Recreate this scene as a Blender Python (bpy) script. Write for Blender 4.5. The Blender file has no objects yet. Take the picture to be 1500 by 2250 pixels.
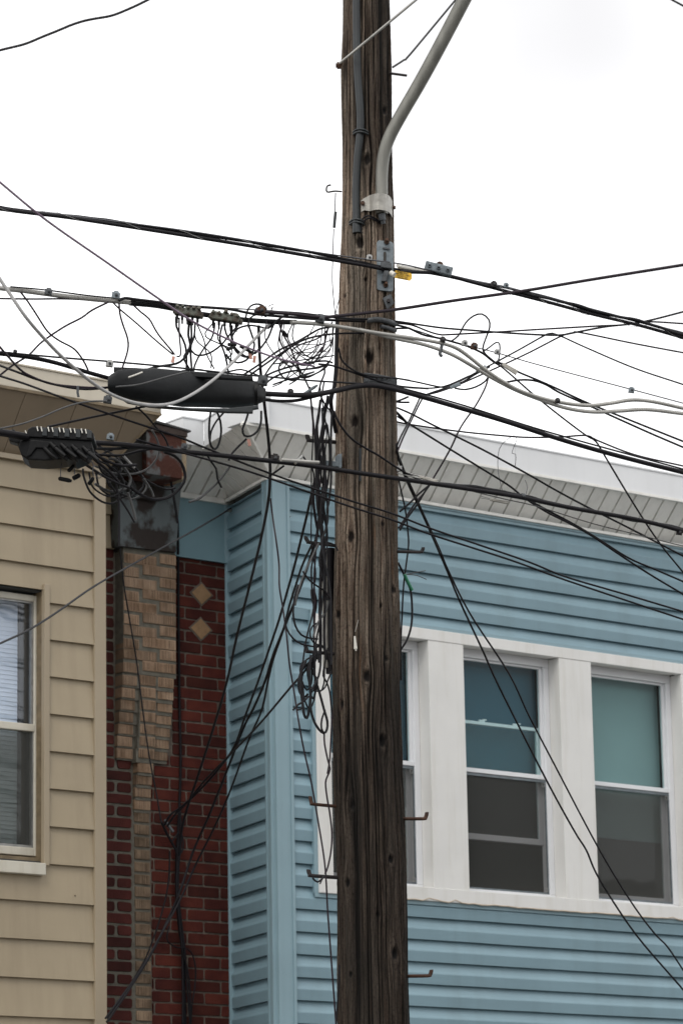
import bpy, bmesh, math, random
import numpy as np
from mathutils import Vector, Matrix
random.seed(7)
rng = np.random.default_rng(7)
scene = bpy.context.scene
COL = scene.collection
R_ = math.radians

# ------------------------------------------------------------------ camera
FPX = 7438.5                       # focal length in pixels of the 1500 x 2250 photograph
TH, RO = R_(13.138), R_(1.063)     # pitch and roll
YA, YB = R_(51.43), R_(-24.06)     # heading of the street front, heading of the bay side wall
EYE = Vector((0, 0, 1.6))
F = Vector((0, math.cos(TH), math.sin(TH)))
Rv = Vector((1, 0, 0))
Dn = F.cross(Rv)
R2 = math.cos(RO) * Rv + math.sin(RO) * Dn
D2 = -math.sin(RO) * Rv + math.cos(RO) * Dn
cd = bpy.data.cameras.new('camera')
cam = bpy.data.objects.new('camera', cd)
COL.objects.link(cam)
M = Matrix((( R2.x, -D2.x, -F.x), (R2.y, -D2.y, -F.y), (R2.z, -D2.z, -F.z)))
cam.matrix_world = Matrix.Translation(EYE) @ M.to_4x4()
cd.sensor_fit = 'VERTICAL'
cd.sensor_height = 36
cd.lens = 36 * FPX / 2250
cd.clip_end = 2000
cd.dof.use_dof = True
cd.dof.focus_distance = 15.75
cd.dof.aperture_fstop = 4.8
scene.camera = cam

# ------------------------------------------------------------------ sky, sun, exposure
SUN_EL, SUN_AZ = R_(52), R_(200)       # behind the camera
w = bpy.data.worlds.new('World'); scene.world = w; w.use_nodes = True
nt = w.node_tree; nt.nodes.clear()
sky = nt.nodes.new('ShaderNodeTexSky'); sky.sky_type = 'NISHITA'; sky.sun_disc = False
sky.sun_elevation = SUN_EL; sky.sun_rotation = SUN_AZ
tc = nt.nodes.new('ShaderNodeTexCoord')
nz = nt.nodes.new('ShaderNodeTexNoise'); nz.inputs['Scale'].default_value = 3.2; nz.inputs['Detail'].default_value = 4
nt.links.new(tc.outputs['Generated'], nz.inputs['Vector'])
cr = nt.nodes.new('ShaderNodeValToRGB')
cr.color_ramp.interpolation = 'EASE'; cr.color_ramp.elements[0].position = .36; cr.color_ramp.elements[0].color = (11.2, 11.2, 11.2, 1)
cr.color_ramp.elements[1].position = .66; cr.color_ramp.elements[1].color = (5.65, 5.6, 5.65, 1)
nt.links.new(nz.outputs['Fac'], cr.inputs['Fac'])
mx = nt.nodes.new('ShaderNodeMixRGB'); mx.inputs['Fac'].default_value = .96
nt.links.new(sky.outputs['Color'], mx.inputs['Color1']); nt.links.new(cr.outputs['Color'], mx.inputs['Color2'])
bg = nt.nodes.new('ShaderNodeBackground'); bg.inputs['Strength'].default_value = .1
nt.links.new(mx.outputs['Color'], bg.inputs['Color'])
wo = nt.nodes.new('ShaderNodeOutputWorld'); nt.links.new(bg.outputs['Background'], wo.inputs['Surface'])
sl = bpy.data.lights.new('sun', 'SUN'); sl.energy = .75; sl.angle = R_(25); sl.color = (1, .96, .9)
so = bpy.data.objects.new('sun', sl); COL.objects.link(so)
sdir = Vector((math.sin(SUN_AZ) * math.cos(SUN_EL), math.cos(SUN_AZ) * math.cos(SUN_EL), math.sin(SUN_EL)))
so.rotation_euler = sdir.to_track_quat('Z', 'Y').to_euler()
so.location = (0, -5, 30)
scene.view_settings.view_transform = 'Standard'
scene.view_settings.look = 'None'
scene.view_settings.exposure = .74
scene.view_settings.gamma = 1

# ------------------------------------------------------------------ photo geometry helpers
def ray(x, y): return F + R2 * ((x - 750) / FPX) + D2 * ((y - 1125) / FPX)
def Pd(x, y, d): r = ray(x, y); return EYE + r * (d / r.y)
def Pp(x, y, O, n): r = ray(x, y); return EYE + r * ((O - EYE).dot(n) / r.dot(n))
A = Vector((math.sin(YA), math.cos(YA), 0)); N = Vector((math.cos(YA), -math.sin(YA), 0))
B = Vector((math.sin(YB), math.cos(YB), 0)); NB = Vector((-math.cos(YB), math.sin(YB), 0))

class Frame:
    """wall frame: u along the wall, n outwards, z up"""
    def __init__(s, O, a, n): s.O = Vector((O.x, O.y, 0)); s.a = a; s.n = n
    def w(s, u, n, z): return s.O + s.a * u + s.n * n + Vector((0, 0, z))
    def hit(s, x, y, n=0):
        q = Pp(x, y, s.O + s.n * n, s.n); return (q - s.O).dot(s.a), q.z
FB = Frame(Pd(603, 1600, 19.0), A, N)           # blue bay front
FS = Frame(FB.O, B, NB)                         # blue bay side
LS = .652
FR = Frame(FB.O + B * LS, A, N)                 # recessed brick wall
FG = Frame(Pd(229, 1500, 18.6), A, N)           # beige bay front (u = 0 at its right edge)
def street(x, off=0): return 15.5 + (x - 810) * .00163 + off

# ------------------------------------------------------------------ materials
def mat(name, col, rough=.6, metal=0, var=.12, vscale=6, bump=0, bscale=60, spec=.5, col2=None, stretch=None, detail=5, lo=.35, hi=.65, uv=False):
    m = bpy.data.materials.new(name); m.use_nodes = True
    t = m.node_tree; b = t.nodes['Principled BSDF']
    b.inputs['Roughness'].default_value = rough; b.inputs['Metallic'].default_value = metal
    b.inputs['Specular IOR Level'].default_value = spec
    c = t.nodes.new('ShaderNodeTexCoord'); mp = t.nodes.new('ShaderNodeMapping')
    t.links.new(c.outputs['UV' if uv else 'Object'], mp.inputs['Vector'])
    if stretch: mp.inputs['Scale'].default_value = stretch
    n = t.nodes.new('ShaderNodeTexNoise'); n.inputs['Scale'].default_value = vscale; n.inputs['Detail'].default_value = detail
    t.links.new(mp.outputs['Vector'], n.inputs['Vector'])
    r = t.nodes.new('ShaderNodeValToRGB'); r.color_ramp.elements[0].position = lo; r.color_ramp.elements[1].position = hi
    c2 = col2 if col2 else tuple(min(1, x * (1 + var)) for x in col)
    c1 = col if col2 else tuple(x * (1 - var) for x in col)
    r.color_ramp.elements[0].color = (*c1, 1); r.color_ramp.elements[1].color = (*c2, 1)
    t.links.new(n.outputs['Fac'], r.inputs['Fac']); t.links.new(r.outputs['Color'], b.inputs['Base Color'])
    if bump:
        n2 = t.nodes.new('ShaderNodeTexNoise'); n2.inputs['Scale'].default_value = bscale; n2.inputs['Detail'].default_value = 4
        t.links.new(mp.outputs['Vector'], n2.inputs['Vector'])
        bp = t.nodes.new('ShaderNodeBump'); bp.inputs['Strength'].default_value = bump; bp.inputs['Distance'].default_value = .01
        t.links.new(n2.outputs['Fac'], bp.inputs['Height']); t.links.new(bp.outputs['Normal'], b.inputs['Normal'])
    m['ramp'] = r.name; m['noise'] = n.name
    return m

def streaks(m, amount=.25, scale=3, dark=(.1, .1, .08)):
    """rain streaks and dirt run down the surface: a second noise stretched in z"""
    t = m.node_tree; b = t.nodes['Principled BSDF']
    src = b.inputs['Base Color'].links[0].from_socket
    c = t.nodes.new('ShaderNodeTexCoord'); mp = t.nodes.new('ShaderNodeMapping'); mp.inputs['Scale'].default_value = (scale * 4, scale * 4, scale * .35)
    n = t.nodes.new('ShaderNodeTexNoise'); n.inputs['Scale'].default_value = 1; n.inputs['Detail'].default_value = 6; n.inputs['Roughness'].default_value = .65
    t.links.new(c.outputs['Object'], mp.inputs['Vector']); t.links.new(mp.outputs['Vector'], n.inputs['Vector'])
    r = t.nodes.new('ShaderNodeValToRGB'); r.color_ramp.elements[0].position = .48; r.color_ramp.elements[1].position = .75
    r.color_ramp.elements[0].color = (0, 0, 0, 1); r.color_ramp.elements[1].color = (amount,) * 3 + (1,)
    t.links.new(n.outputs['Fac'], r.inputs['Fac'])
    x = t.nodes.new('ShaderNodeMixRGB'); x.inputs['Color2'].default_value = (*dark, 1)
    t.links.new(r.outputs['Color'], x.inputs['Fac']); t.links.new(src, x.inputs['Color1']); t.links.new(x.outputs['Color'], b.inputs['Base Color'])
    return m

MT = {}
MT['blue'] = streaks(mat('blue vinyl', (.188, .292, .342), .5, var=.045, vscale=2.5, bump=.04, bscale=180), .28, 2.0, (.13, .19, .20))
MT['blueflat'] = mat('blue trim', (.22, .325, .37), .45, var=.04, vscale=3)
MT['bluepanel'] = mat('blue coil stock', (.19, .30, .34), .4, var=.06, vscale=3)
MT['white'] = streaks(mat('white trim', (.68, .675, .655), .5, var=.03, vscale=4, bump=.03, bscale=90), .35, 3, (.45, .42, .34))
MT['fascia'] = streaks(mat('white fascia', (.70, .71, .72), .4, var=.03, vscale=2), .12, 2, (.4, .4, .38))
MT['soffit'] = streaks(mat('soffit vinyl', (.76, .75, .71), .5, var=.05, vscale=5), .2, 4, (.3, .28, .24))
MT['vinyl'] = mat('window vinyl', (.72, .73, .75), .3, var=.02)
MT['caulk'] = mat('caulk', (.45, .38, .3), .7, var=.15, vscale=30)
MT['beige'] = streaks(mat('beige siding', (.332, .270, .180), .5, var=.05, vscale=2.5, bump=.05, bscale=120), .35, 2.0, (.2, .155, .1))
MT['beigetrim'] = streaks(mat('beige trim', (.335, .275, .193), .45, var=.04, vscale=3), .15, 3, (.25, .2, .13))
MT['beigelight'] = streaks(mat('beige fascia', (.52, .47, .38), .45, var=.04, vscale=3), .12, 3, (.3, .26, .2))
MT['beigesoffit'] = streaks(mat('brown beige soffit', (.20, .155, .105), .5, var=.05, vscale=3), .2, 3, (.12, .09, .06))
MT['cream'] = streaks(mat('cream frame', (.56, .53, .45), .45, var=.05, vscale=8), .25, 5, (.3, .24, .15))
MT['browntrim'] = mat('brown reveal', (.16, .12, .07), .6, var=.2, vscale=20)
MT['mortar'] = mat('grey mortar', (.135, .125, .10), .95, var=.18, vscale=25, bump=.6, bscale=140)
MT['mortar2'] = mat('brown mortar', (.125, .10, .08), .95, var=.25, vscale=30, bump=.6, bscale=140)
def brickmat(name, col, col2, ribs=False):
    m = mat(name, col, .8, var=.2, vscale=9, bump=.5, bscale=160, col2=col2, spec=.25)
    t = m.node_tree; b = t.nodes['Principled BSDF']; src = b.inputs['Base Color'].links[0].from_socket
    g = t.nodes.new('ShaderNodeNewGeometry'); hs = t.nodes.new('ShaderNodeHueSaturation')
    mr = t.nodes.new('ShaderNodeMapRange'); mr.inputs['To Min'].default_value = .62; mr.inputs['To Max'].default_value = 1.3
    t.links.new(g.outputs['Random Per Island'], mr.inputs['Value']); t.links.new(mr.outputs['Result'], hs.inputs['Value'])
    t.links.new(src, hs.inputs['Color']); t.links.new(hs.outputs['Color'], b.inputs['Base Color'])
    return m
MT['brick'] = brickmat('red painted brick', (.056, .0095, .0065), (.085, .018, .011))
MT['brick2'] = brickmat('red brick', (.048, .010, .008), (.072, .017, .013))
MT['tan'] = brickmat('tan scratched brick', (.22, .142, .09), (.34, .24, .165))
MT['tandirty'] = brickmat('tan dirty brick', (.13, .09, .06), (.28, .2, .135))
MT['tile'] = mat('tan tile', (.27, .16, .08), .7, var=.12, vscale=30)
MT['rust'] = mat('rusted metal', (.065, .018, .010), .75, .2, vscale=9, bump=.4, bscale=60, col2=(.12, .125, .125), lo=.52, hi=.6)
MT['rustdark'] = mat('peeling brown paint', (.035, .022, .017), .8, vscale=6, bump=.5, bscale=50, col2=(.06, .05, .045), lo=.5, hi=.58)
MT['peel'] = mat('peeling metal', (.022, .014, .011), .7, .1, vscale=5, detail=12, bump=.5, bscale=40, col2=(.11, .13, .135), lo=.50, hi=.56, stretch=(1, 1, .8))
MT['rustedge'] = mat('rust edge', (.30, .24, .16), .8, vscale=14, col2=(.2, .07, .03), lo=.5, hi=.6)
MT['galv'] = mat('galvanised steel', (.15, .175, .19), .45, .5, var=.2, vscale=25, bump=.15)
MT['galvdark'] = mat('dark weathered steel', (.07, .075, .08), .55, .4, var=.3, vscale=30, bump=.2)
MT['zinc'] = mat('light zinc', (.3, .3, .29), .4, .5, var=.15, vscale=30)
MT['alu'] = mat('weathered aluminium', (.20, .197, .175), .45, .4, var=.14, vscale=5, bump=.1, stretch=(6, 6, .8))
MT['clamp'] = mat('cast clamp', (.36, .345, .31), .55, .3, var=.18, vscale=18, bump=.3, bscale=60)
MT['rusty'] = mat('rusty bolt', (.07, .035, .02), .8, .2, var=.35, vscale=40, bump=.3)
MT['stepdark'] = mat('dark iron', (.022, .018, .018), .75, .1, var=.3, vscale=40, bump=.2)
MT['steprust'] = mat('rusty iron', (.06, .028, .017), .75, .2, var=.4, vscale=30, bump=.3)
MT['black'] = mat('black cable', (.006, .005, .007), .6, spec=.25, var=.3, vscale=20)
MT['blackold'] = mat('weathered black cable', (.012, .012, .014), .7, spec=.3, var=.35, vscale=25)
MT['rubber'] = mat('black rubber sleeve', (.006, .007, .008), .5, var=.3, vscale=8, bump=.25, bscale=14, spec=.28)
MT['plastic'] = mat('black plastic', (.003, .003, .0035), .45, spec=.22, var=.2, vscale=12, bump=.1)
MT['brownc'] = mat('brown cable', (.015, .008, .013), .6, spec=.3, var=.25, vscale=20)
MT['lilac'] = mat('faded lilac cable', (.20, .14, .20), .7, var=.1)
MT['greyc'] = mat('grey cable', (.05, .05, .05), .5, var=.25, vscale=16)
MT['silver'] = mat('silver hardline', (.42, .41, .38), .42, .35, var=.15, vscale=9)
MT['whitec'] = mat('white cable', (.34, .335, .33), .45, var=.1, vscale=9)
MT['wire'] = mat('bare wire', (.12, .12, .13), .5, .6, var=.2)
MT['conduit'] = mat('dark grey conduit', (.013, .017, .019), .5, var=.18, vscale=6, bump=.08)
MT['yellow'] = mat('yellow tag', (.72, .42, .02), .45, var=.05, vscale=30)
MT['ink'] = mat('black ink', (.02, .015, .01), .6)
MT['pink'] = mat('pink tag', (.55, .28, .22), .6, var=.15, vscale=40)
MT['green'] = mat('green sleeve', (.02, .16, .085), .5, var=.15, vscale=40)
MT['greenmould'] = mat('weathered tap casting', (.10, .105, .085), .6, .3, vscale=40, bump=.4, col2=(.045, .03, .02), lo=.45, hi=.6)
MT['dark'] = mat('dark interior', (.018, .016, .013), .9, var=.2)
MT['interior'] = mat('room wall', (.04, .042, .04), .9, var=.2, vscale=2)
MT['roofing'] = mat('roofing felt', (.05, .05, .05), .95, var=.3, vscale=8, bump=.4)
MT['shadeblue'] = mat('blue roller shade', (.028, .094, .138), .8, var=.05, vscale=3)
MT['shadeteal'] = mat('pale teal roller shade', (.25, .335, .34), .85, var=.04, vscale=3)
MT['blind'] = mat('white blind slats', (.76, .80, .84), .6, var=.04, vscale=5)
MT['asphalt'] = mat('asphalt', (.085, .085, .085), .9, var=.2, vscale=3, bump=.5, bscale=200)
MT['concrete'] = mat('concrete', (.36, .35, .33), .9, var=.12, vscale=2, bump=.3, bscale=120)
MT['oppbrick'] = mat('grey render far side', (.22, .22, .20), .9, var=.25, vscale=3)
MT['spike'] = mat('white plastic', (.62, .6, .54), .5, var=.05)

def glassmat(name, tint, rough=.02, refl=.028):
    m = bpy.data.materials.new(name); m.use_nodes = True; t = m.node_tree; t.nodes.clear()
    o = t.nodes.new('ShaderNodeOutputMaterial'); tr = t.nodes.new('ShaderNodeBsdfTransparent'); tr.inputs['Color'].default_value = (*tint, 1)
    gl = t.nodes.new('ShaderNodeBsdfGlossy'); gl.inputs['Roughness'].default_value = rough
    g = t.nodes.new('ShaderNodeNewGeometry'); dt = t.nodes.new('ShaderNodeVectorMath'); dt.operation = 'DOT_PRODUCT'
    t.links.new(g.outputs['Normal'], dt.inputs[0]); t.links.new(g.outputs['Incoming'], dt.inputs[1])
    def mth(op, a, b_=None):
        x = t.nodes.new('ShaderNodeMath'); x.operation = op
        for k, v in ((0, a), (1, b_)):
            if v is None: continue
            if isinstance(v, (int, float)): x.inputs[k].default_value = v
            else: t.links.new(v, x.inputs[k])
        return x.outputs[0]
    sch = mth('POWER', mth('SUBTRACT', 1.0, mth('ABSOLUTE', dt.outputs['Value'])), 5.0)      # Schlick, the same from both sides
    fac = mth('ADD', mth('MULTIPLY', sch, 1 - refl), refl)
    n = t.nodes.new('ShaderNodeTexNoise'); n.inputs['Scale'].default_value = 2.2; tcn = t.nodes.new('ShaderNodeTexCoord')
    t.links.new(tcn.outputs['Object'], n.inputs['Vector'])
    bp = t.nodes.new('ShaderNodeBump'); bp.inputs['Strength'].default_value = .3; bp.inputs['Distance'].default_value = .006
    t.links.new(n.outputs['Fac'], bp.inputs['Height']); t.links.new(bp.outputs['Normal'], gl.inputs['Normal'])
    mix = t.nodes.new('ShaderNodeMixShader')
    t.links.new(fac, mix.inputs['Fac']); t.links.new(tr.outputs[0], mix.inputs[1]); t.links.new(gl.outputs[0], mix.inputs[2])
    t.links.new(mix.outputs[0], o.inputs['Surface']); return m
MT['glass'] = glassmat('window glass', (.88, .95, .95), refl=.02)
MT['glass2'] = glassmat('bright window glass', (.93, .96, 1), refl=.075)
MT['glass3'] = glassmat('lower window glass', (.9, .94, .93), refl=.09)
def screenmat():
    m = bpy.data.materials.new('insect screen'); m.use_nodes = True; t = m.node_tree; t.nodes.clear()
    o = t.nodes.new('ShaderNodeOutputMaterial'); tr = t.nodes.new('ShaderNodeBsdfTransparent')
    d = t.nodes.new('ShaderNodeBsdfDiffuse'); d.inputs['Color'].default_value = (.075, .076, .072, 1)
    mix = t.nodes.new('ShaderNodeMixShader'); mix.inputs['Fac'].default_value = .55
    t.links.new(tr.outputs[0], mix.inputs[1]); t.links.new(d.outputs[0], mix.inputs[2]); t.links.new(mix.outputs[0], o.inputs['Surface'])
    return m
MT['screen'] = screenmat()

# pole wood: colour streaks follow the grain through the UV map
def woodmat():
    m = bpy.data.materials.new('weathered pole wood'); m.use_nodes = True; t = m.node_tree; b = t.nodes['Principled BSDF']
    b.inputs['Roughness'].default_value = .85; b.inputs['Specular IOR Level'].default_value = .25
    c = t.nodes.new('ShaderNodeTexCoord')
    def noise(sc, scale, det=6, rough=.6):
        mp = t.nodes.new('ShaderNodeMapping'); mp.inputs['Scale'].default_value = sc; t.links.new(c.outputs['UV'], mp.inputs['Vector'])
        n = t.nodes.new('ShaderNodeTexNoise'); n.inputs['Scale'].default_value = scale; n.inputs['Detail'].default_value = det; n.inputs['Roughness'].default_value = rough
        t.links.new(mp.outputs['Vector'], n.inputs['Vector']); return n.outputs['Fac']
    def ramp(src, els):
        r = t.nodes.new('ShaderNodeValToRGB'); e = r.color_ramp.elements
        e[0].position, e[0].color = els[0][0], (*els[0][1], 1); e[1].position, e[1].color = els[-1][0], (*els[-1][1], 1)
        for p, cc in els[1:-1]: x = e.new(p); x.color = (*cc, 1)
        t.links.new(src, r.inputs['Fac']); return r.outputs['Color']
    def mixc(f, a, b_, mode='MIX'):
        x = t.nodes.new('ShaderNodeMixRGB'); x.blend_type = mode
        if isinstance(f, float): x.inputs['Fac'].default_value = f
        else: t.links.new(f, x.inputs['Fac'])
        for s, k in ((a, 'Color1'), (b_, 'Color2')):
            if isinstance(s, tuple): x.inputs[k].default_value = (*s, 1)
            else: t.links.new(s, x.inputs[k])
        return x.outputs['Color']
    fine = noise((150, 3.4, 1), 1, 9, .74)
    base = ramp(fine, [(.36, (.016, .010, .008)), (.43, (.12, .076, .053)), (.50, (.30, .22, .16)), (.62, (.60, .49, .385))])
    broad = noise((9, .55, 1), 1, 4, .6)
    base = mixc(ramp(broad, [(.42, (0, 0, 0)), (.62, (.75, .75, .75))]), base, (.145, .128, .105), 'MIX')
    warm = noise((26, 1.1, 1), 1, 5, .6)
    base = mixc(ramp(warm, [(.60, (0, 0, 0)), (.70, (.55, .55, .55))]), base, (.36, .17, .075))
    pale = noise((60, 5, 1), 1, 8, .75)
    base = mixc(ramp(pale, [(.60, (0, 0, 0)), (.74, (.6, .6, .6))]), base, (.50, .45, .37))
    blot = noise((14, 5, 1), 1.4, 6, .7)
    base = mixc(ramp(blot, [(.52, (0, 0, 0)), (.7, (.45, .45, .45))]), base, (.05, .05, .032))
    ac = t.nodes.new('ShaderNodeAttribute'); ac.attribute_name = 'crack'
    base = mixc(ac.outputs['Fac'], base, (.010, .007, .005))
    at = t.nodes.new('ShaderNodeAttribute'); at.attribute_name = 'knot'
    sp = noise((210, 70, 1), 1, 3, .6)
    base = mixc(ramp(sp, [(.50, (0, 0, 0)), (.66, (.55, .55, .55))]), base, (.03, .024, .018))
    base = mixc(at.outputs['Fac'], base, (.012, .008, .006))
    at2 = t.nodes.new('ShaderNodeAttribute'); at2.attribute_name = 'stain_shade_tone'
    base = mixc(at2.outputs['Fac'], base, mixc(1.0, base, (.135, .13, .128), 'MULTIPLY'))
    t.links.new(base, b.inputs['Base Color'])
    b1 = t.nodes.new('ShaderNodeBump'); b1.inputs['Strength'].default_value = .9; b1.inputs['Distance'].default_value = .006
    mm = t.nodes.new('ShaderNodeMath'); mm.operation = 'ADD'; t.links.new(fine, mm.inputs[0]); t.links.new(noise((220, 9, 1), 1, 4, .6), mm.inputs[1])
    t.links.new(mm.outputs[0], b1.inputs['Height']); t.links.new(b1.outputs['Normal'], b.inputs['Normal'])
    return m
MT['wood'] = woodmat()

# ------------------------------------------------------------------ object helpers
def tag(o, label=None, cat=None, group=None, kind=None):
    if label: o['label'] = label
    if cat: o['category'] = cat
    if group: o['group'] = group
    if kind: o['kind'] = kind
    return o
def empty(name, loc, label, cat, group=None):
    o = bpy.data.objects.new(name, None); COL.objects.link(o); o.location = loc; o.empty_display_size = .1
    bpy.context.view_layer.update()
    return tag(o, label, cat, group)

class MB:
    def __init__(s): s.v = []; s.f = []; s.smooth = False
    def add(s, vs, fs):
        k = len(s.v); s.v += [tuple(v) for v in vs]; s.f += [tuple(i + k for i in f) for f in fs]; return s
    def hexa(s, p):      # 8 points: bottom 4, top 4
        return s.add(p, [(0, 3, 2, 1), (4, 5, 6, 7), (0, 1, 5, 4), (1, 2, 6, 5), (2, 3, 7, 6), (3, 0, 4, 7)])
    def box(s, fr, u0, u1, n0, n1, z0, z1):
        return s.hexa([fr.w(u0, n0, z0), fr.w(u1, n0, z0), fr.w(u1, n1, z0), fr.w(u0, n1, z0), fr.w(u0, n0, z1), fr.w(u1, n0, z1), fr.w(u1, n1, z1), fr.w(u0, n1, z1)])
    def obox(s, c, ax, ay, az, hx, hy, hz):
        c = Vector(c); p = []
        for k in (-1, 1):
            for i, j in ((-1, -1), (1, -1), (1, 1), (-1, 1)): p.append(c + ax * hx * i + ay * hy * j + az * hz * k)
        return s.hexa(p)
    def prism(s, poly, d):   # poly: list of Vectors, d: extrusion vector
        n = len(poly); vs = list(poly) + [p + d for p in poly]
        return s.add(vs, [tuple(range(n))[::-1], tuple(range(n, 2 * n))] + [(i, (i + 1) % n, n + (i + 1) % n, n + i) for i in range(n)])
    def tube(s, pts, r, seg=8, caps=True):
        pts = [Vector(p) for p in pts]; n = len(pts)
        if not hasattr(r, '__len__'): r = [r] * n
        t0 = (pts[1] - pts[0]).normalized(); up = Vector((0, 0, 1)) if abs(t0.z) < .9 else Vector((1, 0, 0))
        x = t0.cross(up).normalized(); vs = []; fs = []
        for i, p in enumerate(pts):
            t = (pts[min(i + 1, n - 1)] - pts[max(i - 1, 0)])
            t = t.normalized() if t.length > 1e-9 else t0
            x = (x - t * x.dot(t)); x = x.normalized() if x.length > 1e-6 else t.orthogonal().normalized(); y = t.cross(x)
            for k in range(seg):
                a = 2 * math.pi * k / seg; vs.append(p + (x * math.cos(a) + y * math.sin(a)) * r[i])
        for i in range(n - 1):
            for k in range(seg):
                k2 = (k + 1) % seg; fs.append((i * seg + k, i * seg + k2, (i + 1) * seg + k2, (i + 1) * seg + k))
        if caps: fs += [tuple(range(seg))[::-1], tuple(range((n - 1) * seg, n * seg))]
        return s.add(vs, fs)
    def cyl(s, a, b, r, seg=12): return s.tube([a, b], r, seg)
    def build(s, name, m, parent=None, smooth=False, bevel=0, label=None):
        me = bpy.data.meshes.new(name); 
        org = parent.matrix_world.translation if parent else Vector(s.v[0])
        me.from_pydata([tuple(Vector(v) - org) for v in s.v], [], s.f); me.update()
        bm = bmesh.new(); bm.from_mesh(me); bmesh.ops.recalc_face_normals(bm, faces=bm.faces)
        if bevel:
            bmesh.ops.bevel(bm, geom=[e for e in bm.edges if len(e.link_faces) == 2 and e.calc_face_angle(0) > .6], offset=bevel, segments=2, affect='EDGES', profile=.5)
        bm.to_mesh(me); bm.free()
        me.materials.append(m)
        if smooth:
            for p in me.polygons: p.use_smooth = True
            try: me.set_sharp_from_angle(angle=R_(50))
            except Exception: pass
        o = bpy.data.objects.new(name, me); COL.objects.link(o)
        if parent:
            # parts may hang under a part: keep the offset between origins
            o.parent = parent
        else: o.location = org
        bpy.context.view_layer.update()
        if label: o['label'] = label
        return o

# ------------------------------------------------------------------ the setting
g = MB(); g.add([(-300, -300, 0), (300, -300, 0), (300, 300, 0), (-300, 300, 0)], [(0, 1, 2, 3)])
o = g.build('ground', MT['asphalt']); tag(o, kind='structure')
# street strip and pavement follow the fronts
Pole0 = Pd(806, 1500, 15.5); FP = Frame(Vector((Pole0.x, Pole0.y, 0)), A, N)
g = MB(); g.box(FP, -40, 40, -3.9, .45, .0, .14); o = g.build('pavement', MT['concrete']); tag(o, kind='structure')
g = MB(); g.box(FP, -40, 40, .452, .60, .0, .145); o = g.build('kerb', MT['concrete']); tag(o, kind='structure')
g = MB(); g.add([FP.w(-40, .62, .004), FP.w(40, .62, .004), FP.w(40, 9.6, .004), FP.w(-40, 9.6, .004)], [(0, 1, 2, 3)]); o = g.build('road', MT['asphalt']); tag(o, kind='structure')

# houses on the other side of the street, seen only in the panes
opp = empty('far_side_house', FP.w(6, 17, 0), 'grey house across the street, seen only mirrored in the panes', 'house')
g = MB(); g.box(FP, -14, 26, 17, 26, 0, 7.4); g.build('wall', MT['oppbrick'], opp)
for k in range(9):
    for zz in (1.2, 4.8):
        g = MB(); g.box(FP, -13 + k * 3.9, -11.9 + k * 3.9, 16.97, 17.05, zz, zz + 1.7); wf = g.build('window', MT['white'], opp)

# cables along the far pavement, mirrored in the lower panes
for i, (nn_, zz_, sag) in enumerate(((10.2, 6.1, .5), (10.3, 5.6, .7), (10.1, 4.9, .35))):
    g = MB(); g.tube([FP.w(-18 + k * 2.4, nn_ + .1 * math.sin(k), zz_ - sag * (1 - ((k - 8) / 8) ** 2)) for k in range(17)], .045, 8)
    tag(g.build('street_cable', MT['black'], None, smooth=True), ('topmost', 'middle', 'lowest')[i] + ' cable strung along the far side of the street, seen only mirrored', 'cable', 'cables on the far side of the street')

# ------------------------------------------------------------------ siding
DUTCH = [(0, .0225), (.25, .0250), (.45, .0270), (.49, .0260), (.60, .0180), (.75, .0100), (.90, .0030), (.96, .0), (1, -.002)]
CLAP = [(0, .019), (.35, .0125), (.7, .006), (1, .0)]
def siding(mb, fr, u0, u1, z0, z1, zref, pitch, prof, n0=0, wav=.0012, useg=.22, slope=0):
    k0 = math.floor((z0 - zref) / pitch); k1 = math.ceil((z1 - zref) / pitch)
    nu = max(1, int((u1 - u0) / useg)); us = [u0 + (u1 - u0) * i / nu for i in range(nu + 1)]
    for k in range(k0, k1):
        zb = zref + k * pitch; rows = []
        j = [random.uniform(-1, 1) * wav for _ in us]; jz = [random.uniform(-.6, .6) * wav for _ in us]
        zs = [(zb + t * pitch, n) for t, n in prof]
        cl = []
        for i, (z, n) in enumerate(zs):
            if z0 <= z <= z1: cl.append((z, n))
        def at(z):
            t = (z - zb) / pitch
            for (ta, na), (tb, nb) in zip(prof, prof[1:]):
                if ta <= t <= tb: return na + (nb - na) * (t - ta) / (tb - ta)
            return 0
        if zb < z0 < zb + pitch: cl.insert(0, (z0, at(z0)))
        if zb < z1 < zb + pitch: cl.append((z1, at(z1)))
        if len(cl) < 2: continue
        vs = []; fs = []
        # butt underside
        if zb >= z0: cl.insert(0, (zb + .0008, 0.0))
        for z, n in cl:
            for i, u in enumerate(us):
                wgt = n / prof[0][1]; vs.append(fr.w(u, n0 + n + j[i] * wgt, z + jz[i] * wgt))
        W = len(us)
        if wav > .001 and u1 - u0 > 1:      # end laps of single boards
            for _ in range(random.choice((0, 1, 1))):
                uj = random.uniform(u0 + .3, min(u1, 4) - .1)
                if z0 < zb and zb + pitch < z1: mb.add([fr.w(uj, n0 + prof[0][1] + .0022, zb + .002), fr.w(uj + .0035, n0 + prof[0][1] + .0003, zb + .002), fr.w(uj + .0035, n0 + .0008 + prof[-1][1], zb + pitch * .97), fr.w(uj, n0 + .0028 + prof[-1][1], zb + pitch * .97)], [(0, 1, 2, 3)])
        for r in range(len(cl) - 1):
            for i in range(W - 1): fs.append((r * W + i, r * W + i + 1, (r + 1) * W + i + 1, (r + 1) * W + i))
        mb.add(vs, fs)
    return mb

def isect(p, d, q, e):
    # intersection in plan of p + s d and q + t e
    det = d.x * (-e.y) - d.y * (-e.x); r = q - p
    s_ = (r.x * (-e.y) - r.y * (-e.x)) / det
    return p + d * s_

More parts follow.
